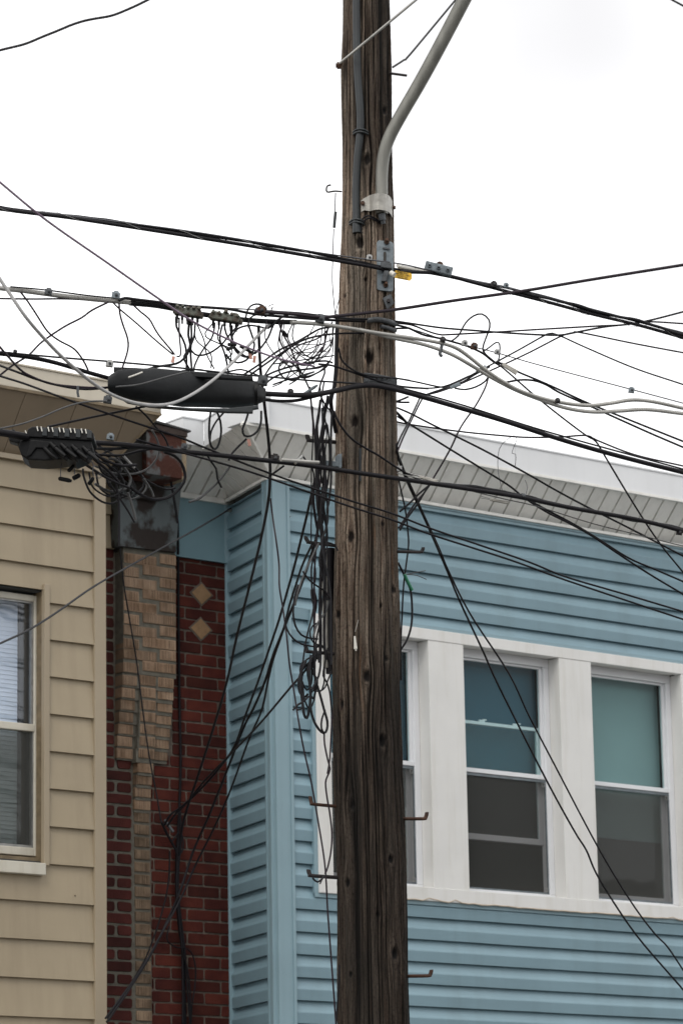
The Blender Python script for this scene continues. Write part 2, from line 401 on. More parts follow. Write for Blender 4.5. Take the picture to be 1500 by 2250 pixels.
def soffit(mb, fr, a0, a1, b0, b1, nout, zi, zo, pitch, gw=.014, gd=.03, flip=1):
    """sloped panels from the wall line (n=0, zi) to the fascia line (n=nout, zo), mitred at both ends"""
    lo, hi = min(a0, b0), max(a1, b1)
    def ends(s_):
        ni, no = 0., 1.
        if s_ < a0 and b0 < a0: ni = (a0 - s_) / (a0 - b0)
        if s_ < b0 and a0 < b0: no = (s_ - a0) / (b0 - a0)
        if s_ > a1 and b1 > a1: ni = max(ni, (s_ - a1) / (b1 - a1))
        if s_ > b1 and a1 > b1: no = min(no, (a1 - s_) / (a1 - b1))
        return ni, max(no, ni)
    def P(s_, f, rec): return fr.w(s_, nout * f - rec * .6, zi + (zo - zi) * f + rec)
    k = 0
    s0 = math.ceil(lo / pitch) * pitch - pitch
    while s0 < hi:
        segs = [(s0, s0 + gw, gd), (s0 + gw, s0 + pitch, 0)]
        for x0, x1, rec in segs:
            x0 = max(x0, lo); x1 = min(x1, hi)
            if x1 - x0 < 1e-5: continue
            i0, o0 = ends(x0); i1, o1 = ends(x1)
            mb.add([P(x0, i0, rec), P(x1, i1, rec), P(x1, o1, rec), P(x0, o0, rec)], [(0, 1, 2, 3)])
            if rec:
                mb.add([P(x0, i0, rec), P(x0, o0, rec), P(x0, o0, 0), P(x0, i0, 0)], [(0, 1, 2, 3)])
                mb.add([P(x1, i1, rec), P(x1, o1, rec), P(x1, o1, 0), P(x1, i1, 0)], [(0, 1, 2, 3)])
        s0 += pitch
    return mb

# ------------------------------------------------------------------ BLUE HOUSE
blue = empty('blue_house', FB.w(2, -.2, 0), 'house with pale blue lap siding, white trim and three white windows', 'house')
ZREF = FB.hit(900.7, 2212.5)[1]; BP = (FB.hit(894.5, 2016.1)[1] - ZREF) / 4
ZREF += .006
ZS, ZF, ZT = 6.235, 6.478, 6.632
UR = 9.0
# openings
NT = .044
uL = FB.hit(697, 1650, NT)[0]
zHt = FB.hit(877, 1373, NT)[1]; zHb = FB.hit(1180, 1438.4, NT)[1]
zSt = FB.hit(892, 1946, NT)[1]; zSb = FB.hit(1300, 2006, NT)[1]
cols = [(FB.hit(941, 1414, NT)[0], FB.hit(1017.9, 1420.4, NT)[0]), (FB.hit(1227.4, 1451, NT)[0], FB.hit(1297.8, 1462, NT)[0])]
wdt = cols[1][0] - cols[0][1]; cw = cols[1][1] - cols[1][0]
op3 = (cols[1][1], cols[1][1] + wdt)
op1 = (cols[0][0] - wdt, cols[0][0])
uLi = uL + .105
op1 = (uLi, cols[0][0])
ops = [op1, (cols[0][1], cols[1][0]), op3]
uRt = op3[1] + .115
# siding sheets
mb = MB()
jc = .022
for (a, b, c, d) in ((.105, UR, ZREF - 40 * BP, zSb - jc), (.105, UR, zHt + jc, ZS - .035), (.105, uL - jc, zSb - jc, zHt + jc), (uRt + jc, UR, zSb - jc, zHt + jc)):
    siding(mb, FB, a, b, max(c, .35), d, ZREF, BP, DUTCH)
mb.build('front_siding', MT['blue'], blue)
mb = MB(); siding(mb, FS, .05, LS - .012, .35, ZS - .03, ZREF, BP, DUTCH, wav=.0006); mb.build('side_siding', MT['blue'], blue)
# solid walls behind the siding
mb = MB()
mb.box(FB, .06, UR, -.14, -.004, .0, zSb + .02); mb.box(FB, .06, UR, -.14, -.004, zHt - .02, ZT - .06)
mb.box(FB, .06, uL + .03, -.14, -.004, zSb + .02, zHt - .02); mb.box(FB, uRt - .02, UR, -.14, -.004, zSb + .02, zHt - .02)
mb.box(FS, .13, LS, -.14, -.004, 0, ZT - .06)
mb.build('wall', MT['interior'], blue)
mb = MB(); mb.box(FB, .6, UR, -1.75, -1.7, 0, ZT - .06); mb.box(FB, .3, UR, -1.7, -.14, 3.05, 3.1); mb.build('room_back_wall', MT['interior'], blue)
mb = MB(); mb.box(FB, -.1, UR, -6, -.15, 6.5, 6.56); mb.build('roof', MT['roofing'], blue)
# corner post with its ridges
mb = MB()
for (u0, u1, n1) in ((-.018, .012, .035), (.012, .085, .032), (.085, .104, .038)): mb.box(FB, u0, u1, -.001, n1, .2, ZS)
for (u0, u1, n1) in ((-.012, .04, .0345), (.04, .056, .039)): mb.box(FS, u0, u1, -.001, n1, .2, ZS)
mb.build('corner_post', MT['blueflat'], blue)
mb = MB(); mb.box(FS, LS - .026, LS - .004, 0, .038, .2, ZS - .005); mb.build('channel', MT['blueflat'], blue)
# starter trim below the cornice
mb = MB(); mb.box(FB, .105, UR, 0, .026, ZS - .036, ZS - .002); mb.box(FB, .105, UR, .026, .034, ZS - .018, ZS - .008); mb.build('frieze_strip', MT['blueflat'], blue)
mb = MB(); mb.box(FB, -.02, UR, .03, .046, ZS - .006, ZS + .012); mb.box(FS, -.02, LS, .03, .046, ZS - .006, ZS + .012); mb.build('cornice_moulding', MT['soffit'], blue)
# cornice
NO, MO, NR = .222, .292, .262
C1 = isect(FB.w(0, NO, 0), A, FS.w(0, MO, 0), B); C2 = isect(FR.w(0, NR, 0), A, FS.w(0, MO, 0), B)
c1u = (C1 - FB.O).dot(A); c1s = (C1 - FS.O).dot(B); c2s = (C2 - FS.O).dot(B); c2u = (C2 - FR.O).dot(A)
REC = -.41
mb = MB(); soffit(mb, FB, 0, UR, c1u, UR, NO, ZS + .01, ZF, .117)
soffit(mb, FS, 0, LS, c1s, c2s, MO, ZS + .01, ZF, .117)
soffit(mb, FR, -.9, 0, -.9, c2u, NR, ZS + .0, ZF, .117)
mb.build('soffit', MT['soffit'], blue)
mb = MB()   # trim strips: mitres and the edge under the fascia
mb.tube([FB.w(0, .0, ZS + .012), Vector((C1.x, C1.y, ZF))], .011, 6); mb.tube([FS.w(LS, 0, ZS + .012), Vector((C2.x, C2.y, ZF))], .016, 6)
mb.box(FB, c1u, UR, NO - .03, NO + .006, ZF - .014, ZF + .002)
mb.build('soffit_trim', MT['soffit'], blue)
mb = MB(); th = .02
def seg(fr, s0, s1, nn, top=ZT):
    mb.box(fr, s0, s1, nn - .16, nn, ZF, top); mb.box(fr, s0 - .004, s1 + .004, nn - .17, nn + .006, top, top + .012)
x = c1u
for L in (2.05, 3.05, 3.0, 3.0):
    if x < UR: seg(FB, x, min(x + L - .002, UR), NO, ZT + random.uniform(-.001, .001)); x += L
seg(FS, c1s + .002, c2s, MO); seg(FR, -.52, c2u, NR)
mb.build('fascia', MT['fascia'], blue, bevel=.002)
# frieze panel on the recess wall
z0 = FR.hit(505, 1240)[1]
mb = MB(); mb.box(FR, -.405, -.002, .004, .012, z0, ZS + .02); mb.box(FR, -.405, -.002, .012, .03, z0 - .004, z0 + .004); mb.build('frieze_panel', MT['bluepanel'], blue)
mb = MB(); mb.box(FR, -.47, -.03, .012, .03, ZS - .012, ZS + .02); mb.build('frieze_moulding', MT['soffit'], blue)
# small camera and hook at the inner corner
mb = MB(); c = FR.w(-.06, .06, 6.235); mb.tube([c, c + A * .05 - Vector((0, 0, .01))], [.014, .016], 10); mb.build('cable_grommet', MT['alu'], blue, smooth=True)
mb = MB(); c = FS.w(.55, .05, 6.17); mb.tube([c, c + NB * .03 + Vector((.05, 0, -.005))], [.01, .012], 10)
mb.build('eye_bolt', MT['alu'], blue, smooth=True)
# vent spot on the siding
c = FB.w(*[FB.hit(637, 1135, .02)[0], .012, FB.hit(637, 1135, .02)[1]])
mb = MB(); mb.tube([c, c + N * .004], .018, 12); mb.build('patch', MT['blueflat'], blue)
mb = MB(); mb.tube([c + N * .004, c + N * .007], .005, 8); mb.build('cable_hole', MT['ink'], blue)
# white casing
mb = MB()
mb.box(FB, uL, uRt, -.01, NT, zHb, zHt)                   # head
mb.box(FB, uL, uRt, -.05, NT + .004, zSb, zSt)            # sill
mb.box(FB, uL, uLi, -.12, NT - .002, zSt, zHb)            # left jamb
for a, b in cols: mb.box(FB, a, b, -.12, NT - .003, zSt, zHb)
mb.box(FB, op3[1], uRt, -.12, NT - .002, zSt, zHb)
mb.box(FB, uLi, op3[1], -.12, -.012, zHb + .005, zHb + .04)
mb.build('casing', MT['white'], blue, bevel=.003)
mb = MB()
mb.box(FB, uL - .026, uL - .001, 0, .035, zSb - .02, zHt + .02); mb.box(FB, uL - .026, uRt + .03, 0, .033, zHt + .002, zHt + .022); mb.box(FB, uL - .026, uRt + .03, 0, .034, zSb - .024, zSb - .001)
mb.box(FB, uRt + .001, uRt + .026, 0, .035, zSb - .02, zHt + .02)
mb.build('casing_channel', MT['blueflat'], blue)
mb = MB(); pts = []; u = uL + .3
while u < uRt: pts.append(FB.w(u, NT + .003, zSb + random.uniform(-.003, .004) + (.012 if random.random() < .08 else 0))); u += .05
mb.tube(pts, .004, 6); mb.build('caulk_line', MT['caulk'], blue)

def window(u0, u1, cfg):
    zm = FB.hit(1026, 1693, -.07)[1]
    zt, zb = zHb + .004, zSt
    fr = MB(); fw = .042
    for (a, b, c, d) in ((u0 + .001, u1 - .001, zt - .052, zt), (u0 + .001, u1 - .001, zb + .001, zb + .028), (u0 + .001, u0 + fw, zb + .028, zt - .052), (u1 - fw, u1 - .001, zb + .028, zt - .052)):
        fr.box(FB, a, b, -.118, -.055, c, d)
    w_ = fr.build('window', MT['vinyl'], blue, bevel=.003)
    a, b = u0 + fw, u1 - fw
    s = MB(); st = .022
    s.box(FB, a, a + st, -.095, -.072, zm, zt - .052); s.box(FB, b - st, b, -.095, -.072, zm, zt - .052); s.box(FB, a, b, -.095, -.072, zt - .066, zt - .053); s.box(FB, a, b, -.095, -.062, zm - .008, zm + .018)
    s.build('upper_sash', MT['vinyl'], w_, bevel=.002)
    s = MB(); s.box(FB, a + st, b - st, -.086, -.082, zm + .018, zt - .066); s.build('upper_pane', MT['glass'], w_)
    lift = cfg.get('lift', 0); zl0, zl1 = zb + .03 + lift, zm + .012 + lift
    s = MB()
    s.box(FB, a, a + .03, -.118, -.098, zl0, zl1); s.box(FB, b - .034, b, -.118, -.098, zl0, zl1); s.box(FB, a + .03, b - .034, -.118, -.098, zl0, zl0 + .036); s.box(FB, a + .03, b - .034, -.118, -.098, zl1 - .02, zl1)
    if lift:
        for t in (.28, .68): uu = a + (b - a) * t; s.box(FB, uu, uu + .045, -.112, -.1, zl1, zl1 + .012); s.box(FB, uu + .03, uu + .06, -.108, -.1, zl1 + .01, zl1 + .018)
    s.build('lower_sash', MT['vinyl'], w_, bevel=.002)
    s = MB(); s.box(FB, a + .03, b - .034, -.11, -.106, zl0 + .036, zl1 - .02); s.build('lower_pane', MT['glass' if lift else 'glass3'], w_)
    # half screen with its corner tabs
    s = MB()
    zs1 = zm - .012
    for q in ((a, b, zs1 - .014, zs1), (a, b, zb + .029, zb + .04), (a, a + .008, zb + .04, zs1 - .014), (b - .008, b, zb + .04, zs1 - .014)): s.box(FB, q[0], q[1], -.074, -.066, q[2], q[3])
    sc = s.build('screen_frame', MT['galv'], w_)
    s = MB(); s.add([FB.w(a, -.07, zb + .035), FB.w(b, -.07, zb + .035), FB.w(b, -.07, zs1 - .007), FB.w(a, -.07, zs1 - .007)], [(0, 1, 2, 3)]); s.build('screen_mesh', MT['screen'], w_)
    for uu in (a + .012, b - .034):
        for zz in ((zs1 - .042), (zb + .045)):
            s = MB()
            for (p, q, r, t) in ((0, .022, 0, .003), (0, .022, .022, .025), (0, .003, 0, .025), (.019, .022, 0, .025)): s.box(FB, uu + p, uu + q, -.066, -.063, zz + r, zz + t)
            s.build('screen_tab', MT['zinc'], w_)
    # shade
    if cfg.get('shade'):
        s = MB(); zz = zb + cfg['sb']; s.box(FB, a - .02, b + .02, -.162, -.158, zz, zt); s.box(FB, a - .02, b + .02, -.165, -.152, zz - .02, zz); s.build('roller_shade', MT[cfg['shade']], w_)
    return w_
hW = zHb - zSt
window(*ops[0], dict(shade='shadeblue', sb=.35 * hW))
window(*ops[1], dict(shade='shadeblue', sb=.52 * hW, lift=.30))
window(*ops[2], dict(shade='shadeteal', sb=.30 * hW))

# ------------------------------------------------------------------ BRICK RECESS
brk = empty('brick_house_front', FR.w(-.45, 0, 0), 'recessed red brick wall with tan brick pilaster and rusty metal cornice end', 'house')
ZB = FR.hit(392, 1222)[1]
BH = .0677
def brick_poly(mb, fr, u0, u1, z0, z1, n0, n1, jit=.0025, rd=.005):
    c = []
    for (cx, cz, a0) in ((u1 - rd, z1 - rd, 0), (u0 + rd, z1 - rd, 90), (u0 + rd, z0 + rd, 180), (u1 - rd, z0 + rd, 270)):
        for k in (0, 45, 90): c.append((cx + rd * math.cos(R_(a0 + k)), cz + rd * math.sin(R_(a0 + k))))
    jx = [random.uniform(-jit, jit) for _ in range(4)]
    dz = random.uniform(-.001, .001); nn = n1 + random.uniform(-.0015, .0015); L = len(c)
    ring = [(x + jx[(i // 3)] * .6, z + jx[(i // 3 + 1) % 4] * .5 + dz) for i, (x, z) in enumerate(c)]
    mx_, mz_ = (u0 + u1) / 2, (z0 + z1) / 2
    inner = [(x + (mx_ - x) * .03, z + (mz_ - z) * .08) for x, z in ring]
    vs = [fr.w(x, n0, z) for x, z in ring] + [fr.w(x, nn - .0015, z) for x, z in ring] + [fr.w(x, nn, z) for x, z in inner]
    fs = [(i, (i + 1) % L, L + (i + 1) % L, L + i) for i in range(L)] + [(L + i, L + (i + 1) % L, 2 * L + (i + 1) % L, 2 * L + i) for i in range(L)] + [tuple(range(2 * L, 3 * L))]
    mb.add(vs, fs)
PL, PR = -.76, -.36            # pilaster, approximate centre column
uc0, uc1 = FR.hit(297, 2000)[0], FR.hit(331, 2000)[0]
def hitr(x, y, n=0): return FR.hit(x, y, n)
# right field
mb = MB(); bl = .232; ZD = [FR.hit(443, 1306), FR.hit(443, 1381)]
def in_dia(u, z):
    return any(abs(u - du) / .075 + abs(z - dz) / .07 < 1.25 for du, dz in ZD)
for k in range(-2, 100):
    z = ZB - .03 - k * BH
    if z < .2: break
    off = (k % 2) * bl * .5
    right_start = -.43 if z > hitr(340, 1670)[1] else uc1
    u = .25 - off
    while u > right_start - .02:
        a, b = max(u - bl, right_start), min(u, -.001)
        if b - a > .02:
            parts = [(a, b)]
            for q in parts:
                if not in_dia((q[0] + q[1]) / 2, z + .028) or True: brick_poly(mb, FR, q[0] + .006, q[1] - .006, z + .005, z + BH - .006, -.02, .007, .003, .008)
        u -= bl
mb.build('red_brickwork', MT['brick'], brk)
# left field, thick grey joints
mb = MB()
for k in range(-2, 100):
    z = ZB - .01 - k * BH
    if z < .2: break
    zc = hitr(300, 1672)[1]
    rs = hitr(249, 1500)[0] if z > zc else hitr(288, 1900)[0]
    if k % 2 and z <= zc:
        brick_poly(mb, FR, rs - .095, rs, z + .007, z + BH - .008, -.02, .007, .004, .012); brick_poly(mb, FR, rs - .24, rs - .115, z + .007, z + BH - .008, -.02, .007, .004, .012)
        brick_poly(mb, FR, rs - .48, rs - .26, z + .007, z + BH - .008, -.02, .007, .004, .008)
    else:
        brick_poly(mb, FR, rs - .215, rs, z + .007, z + BH - .008, -.02, .007, .004, .010); brick_poly(mb, FR, rs - .46, rs - .235, z + .007, z + BH - .008, -.02, .007, .004, .010)
mb.build('left_brickwork', MT['brick2'], brk)
mb = MB(); mb.box(FR, uc1 - .0, .0, -.2, .0015, .0, ZS); mb.build('brown_joints', MT['mortar2'], brk)
mb = MB(); mb.box(FR, -1.5, uc1 - .0005, -.2, .001, .0, ZS); mb.build('grey_joints', MT['mortar'], brk)
# diamond tiles
for i, (x, y) in enumerate(((443.5, 1305), (442, 1382))):
    du, dz = FR.hit(x, y, .012); w_, h_ = (.072, .062)
    def dia(sx, nn, th_): 
        m_ = MB(); m_.prism([FR.w(du - w_ * sx, nn, dz), FR.w(du, nn, dz - h_ * sx), FR.w(du + w_ * sx, nn, dz), FR.w(du, nn, dz + h_ * sx)], N * th_); return m_
    dia(1.2, .0, .009).build('tile_bed', MT['mortar2'], brk)
    dia(1.0, .009, .004).build('diamond_tile', MT['tile'], brk, bevel=.001)
# tan pilaster: rows given in pixels of the photograph, corbelled back towards the wall
mb = MB(); mm = MB()
zc0 = ZB + .0; NPIL = .085
def ppx(x, y, n): return FR.hit(x, y, n)
def tanbrick(x0, x1, y0, y1, n, m_=mb):
    u0, za = ppx(x0, (y0 + y1) / 2, n); u1, zb_ = ppx(x1, (y0 + y1) / 2, n)
    zt_ = ppx((x0 + x1) / 2, y0, n)[1]; zb2 = ppx((x0 + x1) / 2, y1, n)[1]
    brick_poly(m_, FR, u0, u1, zb2, zt_, -.0, n, .002, .002)
    # scratched face: thin vertical combs
    k = u0 + .004
    while k < u1 - .004:
        m_.box(FR, k, k + .0028, n - .002, n + .0022 + random.uniform(-.001, .001), zb2 + random.uniform(.002, .008), zt_ - random.uniform(.002, .008)); k += .0075
ys = 1220; pitch = 26.9
for r in range(11):
    y0 = 1150 + (222 + 84.5 * r) / 3.214; y1 = y0 + 21.5
    L, Rr = 180 + (302 - r * .6) / 3.214, 180 + 666 / 3.214
    if r == 10: continue
    if r % 2 == 0: tanbrick(L, 345, y0, y1, NPIL); tanbrick(352.5, Rr, y0, y1, NPIL)
    else: tanbrick(L, 306, y0, y1, NPIL); tanbrick(315, Rr, y0, y1, NPIL)
zt_, zb_ = ppx(330, 1214, NPIL)[1] + .02, ppx(330, 1484, NPIL)[1]
mm.box(FR, ppx(272.5, 1400, NPIL)[0], ppx(388, 1400, NPIL)[0], -.001, NPIL - .006, zb_, zt_)
left = [(290, 390), (284, 378), (276, 376), (268, 366), (261, 363), (254, 357), (247, 362)]
right = [(543, 650), (540, 646), (535, 640), (528, 632), (522, 624), (516, 615), (510, 605)]
mid = [(415, 525), (415, 525), (415, 525), (416, 524), (416, 524), (411, 519), (403, 515)]
for r in range(7):
    zoomy = 1075 + 86 * r; y0 = 1150 + zoomy / 3.214; y1 = y0 + 21.5; n = NPIL - .0095 * (r + .6)
    n = max(n, .012)
    tanbrick(180 + left[r][0] / 3.214, 180 + left[r][1] / 3.214, y0, y1, n)
    tanbrick(180 + right[r][0] / 3.214, 180 + right[r][1] / 3.214, y0 + 5, y1 + 5, n)
    tanbrick(180 + mid[r][0] / 3.214, 180 + mid[r][1] / 3.214, y0, y1, NPIL - .004 * r)
    ya, yb = y0 - 3, y1 + 6
    mm.box(FR, ppx(180 + left[r][0] / 3.214, y0, n)[0] + .002, ppx(180 + right[r][1] / 3.214, y0, n)[0] - .002, -.001, n - .005, ppx(300, yb, n)[1], ppx(300, ya, n)[1])
    mm.box(FR, ppx(180 + mid[r][0] / 3.214, y0, NPIL)[0] + .002, ppx(180 + mid[r][1] / 3.214, y0, NPIL)[0] - .002, -.001, NPIL - .004 * r - .006, ppx(300, yb, NPIL)[1], ppx(300, ya, NPIL)[1])
md = MB()
xs = [(397, 506), (387, 494), (380, 488), (371, 484)]
for r in range(24):
    zoomy = 1692 + 87.6 * r; y0 = 1150 + zoomy / 3.214; y1 = y0 + 21
    if r < 4: x0, x1 = xs[r]; n = .05 - .011 * r
    else: x0, x1 = 373 + (r - 4) * .9, 478 + (r - 4) * 1.1; n = .008
    tanbrick(180 + x0 / 3.214, 180 + x1 / 3.214, y0, y1, n, mb if r < 4 else md)
    if r < 4: mm.box(FR, ppx(180 + x0 / 3.214, y0, n)[0] + .002, ppx(180 + x1 / 3.214, y0, n)[0] - .002, -.001, n - .006, ppx(300, y1 + 5, n)[1], ppx(300, y0 - 4, n)[1])
mb.build('pilaster_brickwork', MT['tan'], brk); md.build('pilaster_foot', MT['tandirty'], brk); mm.build('pilaster_joints', MT['mortar'], brk)
# metal cornice end: flashing, bracket, rusty box
def quadpx(pts, n): return [FR.w(*(lambda h: (h[0], n, h[1]))(FR.hit(x, y, n))) for x, y in pts]
mb = MB(); mb.prism(quadpx([(264, 1130), (390, 1130), (386, 1212), (262, 1198)], .10), N * -.10)
mb.build('flashing', MT['peel'], brk)
mb = MB(); mb.prism(quadpx([(262, 1040), (262, 1199), (387, 1213), (392, 1142), (398, 1075), (402, 1030)], .105), N * -.09)
mb.prism(quadpx([(285, 1030), (283, 1072), (300, 1092), (345, 1100), (385, 1082), (402, 1030)], .14), N * -.05)
mb.build('bracket', MT['peel'], brk)
mb = MB(); mb.prism(quadpx([(252, 1120), (252, 1205), (262, 1215), (262, 1120)], .03), N * -.03); mb.build('gap_board', MT['dark'], brk)
# box and its crown
NX = .33
def xz(x, y): return FR.hit(x, y, NX)
u0, zt_ = xz(322, 950); u1, _ = xz(400, 950); zb_ = xz(360, 1046)[1]; ztop = xz(330, 936)[1]
mb = MB(); mb.box(FR, u0, u1, .0, NX, zb_, zt_ + .01); mb.build('cornice_end', MT['rust'], brk, bevel=.004)
mb = MB(); mb.box(FR, u1 + .001, u1 + .042, .0, NX - .012, zb_ + .0, zt_ + .03); mb.build('cornice_edge', MT['rustedge'], brk, bevel=.004)
mb = MB(); mb.box(FR, u0 - .04, u1 + .03, .0, NX + .015, zt_ + .01, zt_ + .05); mb.box(FR, u0 - .01, u1 + .01, .0, NX + .004, zt_ + .05, ztop + .02)
mb.build('cornice_crown', MT['rustdark'], brk, bevel=.003)
mb = MB(); mb.box(FR, u0 - .10, u1 - .12, -.3, NX - .01, ztop + .021, ztop + .03); mb.hexa([FR.w(u0 - .1, -.3, ztop + .02), FR.w(u1 + .05, -.3, ztop + .0), FR.w(u1 + .05, NX + .02, ztop + .0), FR.w(u0 - .1, NX + .02, ztop + .035), FR.w(u0 - .1, -.3, ztop + .05), FR.w(u1 + .05, -.3, ztop + .01), FR.w(u1 + .05, NX + .02, ztop + .01), FR.w(u0 - .1, NX + .02, ztop + .05)])
mb.build('roof_edge', MT['roofing'], brk)
mb = MB(); mb.box(FR, u0 - .17, u0 - .002, .05, NX - .04, zb_ + .02, zt_); mb.build('cornice_gap', MT['dark'], brk)
mb = MB(); mb.box(FR, -1.4, 0, -3, -.02, 6.3, 6.5); mb.build('roof', MT['roofing'], brk)

# ------------------------------------------------------------------ BEIGE HOUSE
bei = empty('beige_house', FG.w(-2, -.2, 0), 'house with wide beige clapboard siding and brown soffit at left', 'house')
GZ0 = FG.hit(204.5, 2242)[1] + .004; GP = (FG.hit(204.5, 1102.3)[1] - FG.hit(204.5, 2242)[1]) / 14
UP = FG.hit(205, 1700)[0]
GS, GF, GT = 6.20, 6.522, 6.65
W0, W1 = -3.0, FG.hit(108, 1600, .02)[0]
zwt, zwb = FG.hit(60, 1290, .02)[1], FG.hit(60, 1893, .02)[1]
mb = MB()
for (a, b, c, d) in ((-9, UP, .35, zwb - .002), (-9, UP, zwt, GS), (W1, UP, zwb - .002, zwt), ): siding(mb, FG, a, b, c, d, GZ0, GP, CLAP, wav=.0016, useg=.35)
mb.build('clapboard_siding', MT['beige'], bei)
mb = MB(); mb.box(FG, UP - .004, -.001, -.02, .024, .2, GS); mb.box(FG, -.0255, -.0, -.3, .022, .2, GS); mb.build('corner_post', MT['beigetrim'], bei, bevel=.002)
WO = FG.hit(92, 1600, 0)[0]
mb = MB(); mb.box(FG, -9, -.03, -.16, -.004, 0, zwb + .01); mb.box(FG, -9, -.03, -.16, -.004, zwt - .01, GT - .05); mb.box(FG, W1 - .015, -.03, -.16, -.004, zwb + .01, zwt - .01)
mb.box(FG, -.16, -.03, -.6, -.16, 0, GT - .05)
mb.build('wall', MT['interior'], bei)
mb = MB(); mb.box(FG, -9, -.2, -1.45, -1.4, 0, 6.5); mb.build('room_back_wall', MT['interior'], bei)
mb = MB(); mb.box(FG, -9, 0, -5, -.15, 6.5, 6.56); mb.build('roof', MT['roofing'], bei)
GO = .25
mb = MB(); soffit(mb, FG, -9, 0, -9, GO * .9, GO, GS, GF, .34, gw=.004, gd=.006)
FGs = Frame(FG.O, -N, A)       # return along the side of the bay
soffit(mb, FGs, 0, .62, -GO, .62, GO * .9, GS, GF, .34, gw=.004, gd=.006)
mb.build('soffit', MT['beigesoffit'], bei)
mb = MB()
for q in ((FG, -9, GO * .9, GO), (FGs, -GO, .62, GO * .9)):
    mb.box(q[0], q[1], q[2], q[3] - .15, q[3], GF, GT); mb.box(q[0], q[1], q[2] + .004, q[3] - .16, q[3] + .008, GT, GT + .012)
mb.build('fascia', MT['beigelight'], bei, bevel=.003)
mb = MB(); mb.box(FG, -9, GO * .9 - .002, GO - .028, GO + .004, GF - .016, GF - .001); mb.tube([FG.w(0, 0, GS), FG.w(GO * .9, GO, GF)], .008, 6); mb.build('soffit_trim', MT['browntrim'], bei)
mb = MB(); mb.box(FG, -9, -.001, .018, .036, GS - .02, GS + .008); mb.build('cornice_moulding', MT['beigetrim'], bei)
# panels at the top of the recess
mb = MB(); zq = FR.hit(240, 1205)[1]; siding(mb, FR, -1.35, FR.hit(252, 1150, .02)[0], zq, 6.42, zq - .01, .206, CLAP, n0=.01, wav=.0005); mb.box(FR, -1.35, FR.hit(252, 1150, .02)[0], .0, .03, zq - .006, zq + .002); mb.build('recess_siding', MT['beige'], bei)
# window
RX = FG.hit
mb = MB(); mb.box(FG, RX(96, 1600, .02)[0], W1, -.03, .03, zwb - .015, zwt + .03); mb.build('window_casing', MT['beigetrim'], bei, bevel=.003)
mb = MB(); mb.box(FG, W0, RX(96, 1600, .02)[0] - .001, -.12, .005, zwt + .0, zwt + .03); mb.box(FG, RX(93, 1600)[0], RX(96, 1600, .02)[0] - .001, -.12, -.0, zwb, zwt); mb.box(FG, W0, RX(93, 1600)[0], -.12, -.01, zwb - .03, zwb + .03); mb.build('window_reveal', MT['browntrim'], bei)
mb = MB(); zz = RX(50, 1893, .04)[1]; zz2 = RX(50, 1919, .04)[1]; mb.box(FG, W0, RX(101, 1900, .04)[0], -.02, .045, zz2, zz); mb.build('window_sill', MT['cream'], bei, bevel=.003)
n_ = -.05
fo = RX(89, 1600, n_)[0]; fi = RX(76, 1600, n_)[0]; zft = RX(60, 1306, n_)[1]; zfi = RX(60, 1320, n_)[1]; zm1 = RX(60, 1590, n_)[1]; zm2 = RX(60, 1606, n_)[1]; zfb = RX(60, 1862, n_)[1]; zfo = RX(60, 1880, n_)[1]
mb = MB(); mb.box(FG, fi, fo, -.09, n_, zfo, zft); mb.box(FG, W0, fi, -.09, n_, zfi, zft); mb.box(FG, W0, fi, -.09, n_ + .002, zm2, zm1); mb.box(FG, W0, fi, -.09, n_, zfo, zfb)
mb.box(FG, -1.25, -1.2, -.09, n_, zfb, zfi)
wn = mb.build('window', MT['cream'], bei, bevel=.004)
mb = MB(); mb.box(FG, fi - .012, fi, -.085, n_ - .01, zm1, zfi); mb.box(FG, W0, fi, -.085, n_ - .01, zfi - .01, zfi); mb.box(FG, fi - .008, fi, -.085, n_ - .006, zfb, zm2); mb.box(FG, W0, fi, -.085, n_ - .008, zfb, zfb + .014); mb.build('sash', MT['zinc'], wn)
mb = MB(); mb.box(FG, W0, fi - .012, -.078, -.074, zm1, zfi - .01); mb.build('upper_pane', MT['glass2'], wn)
mb = MB(); mb.box(FG, W0, fi - .008, -.088, -.084, zfb + .014, zm2); mb.build('lower_pane', MT['glass3'], wn)
mb = MB(); mb.add([FG.w(W0, -.062, zfb), FG.w(fi, -.062, zfb), FG.w(fi, -.062, zm2), FG.w(W0, -.062, zm2)], [(0, 1, 2, 3)]); mb.build('screen_mesh', MT['screen'], wn)
mb = MB(); z = zfb - .02
while z < zfi: mb.hexa([FG.w(W0, -.15, z), FG.w(fi - .05, -.15, z), FG.w(fi - .05, -.143, z + .002), FG.w(W0, -.143, z + .002), FG.w(W0, -.151, z + .024), FG.w(fi - .05, -.151, z + .024), FG.w(fi - .05, -.147, z + .026), FG.w(W0, -.147, z + .026)]); z += .0245
mb.build('blind', MT['blind'], wn)
mb = MB(); mb.box(FG, fi - .045, fi + .03, -.2, -.12, zfb - .02, zfi + .02); mb.build('inner_jamb', MT['interior'], wn)
mb = MB(); mb.tube([FG.w(RX(166, 1968, .02)[0], .0175, RX(166, 1968, .02)[1]), FG.w(RX(166, 1968, .02)[0], .0195, RX(166, 1968, .02)[1])], .004, 8); mb.build('nail_hole', MT['rusty'], bei)

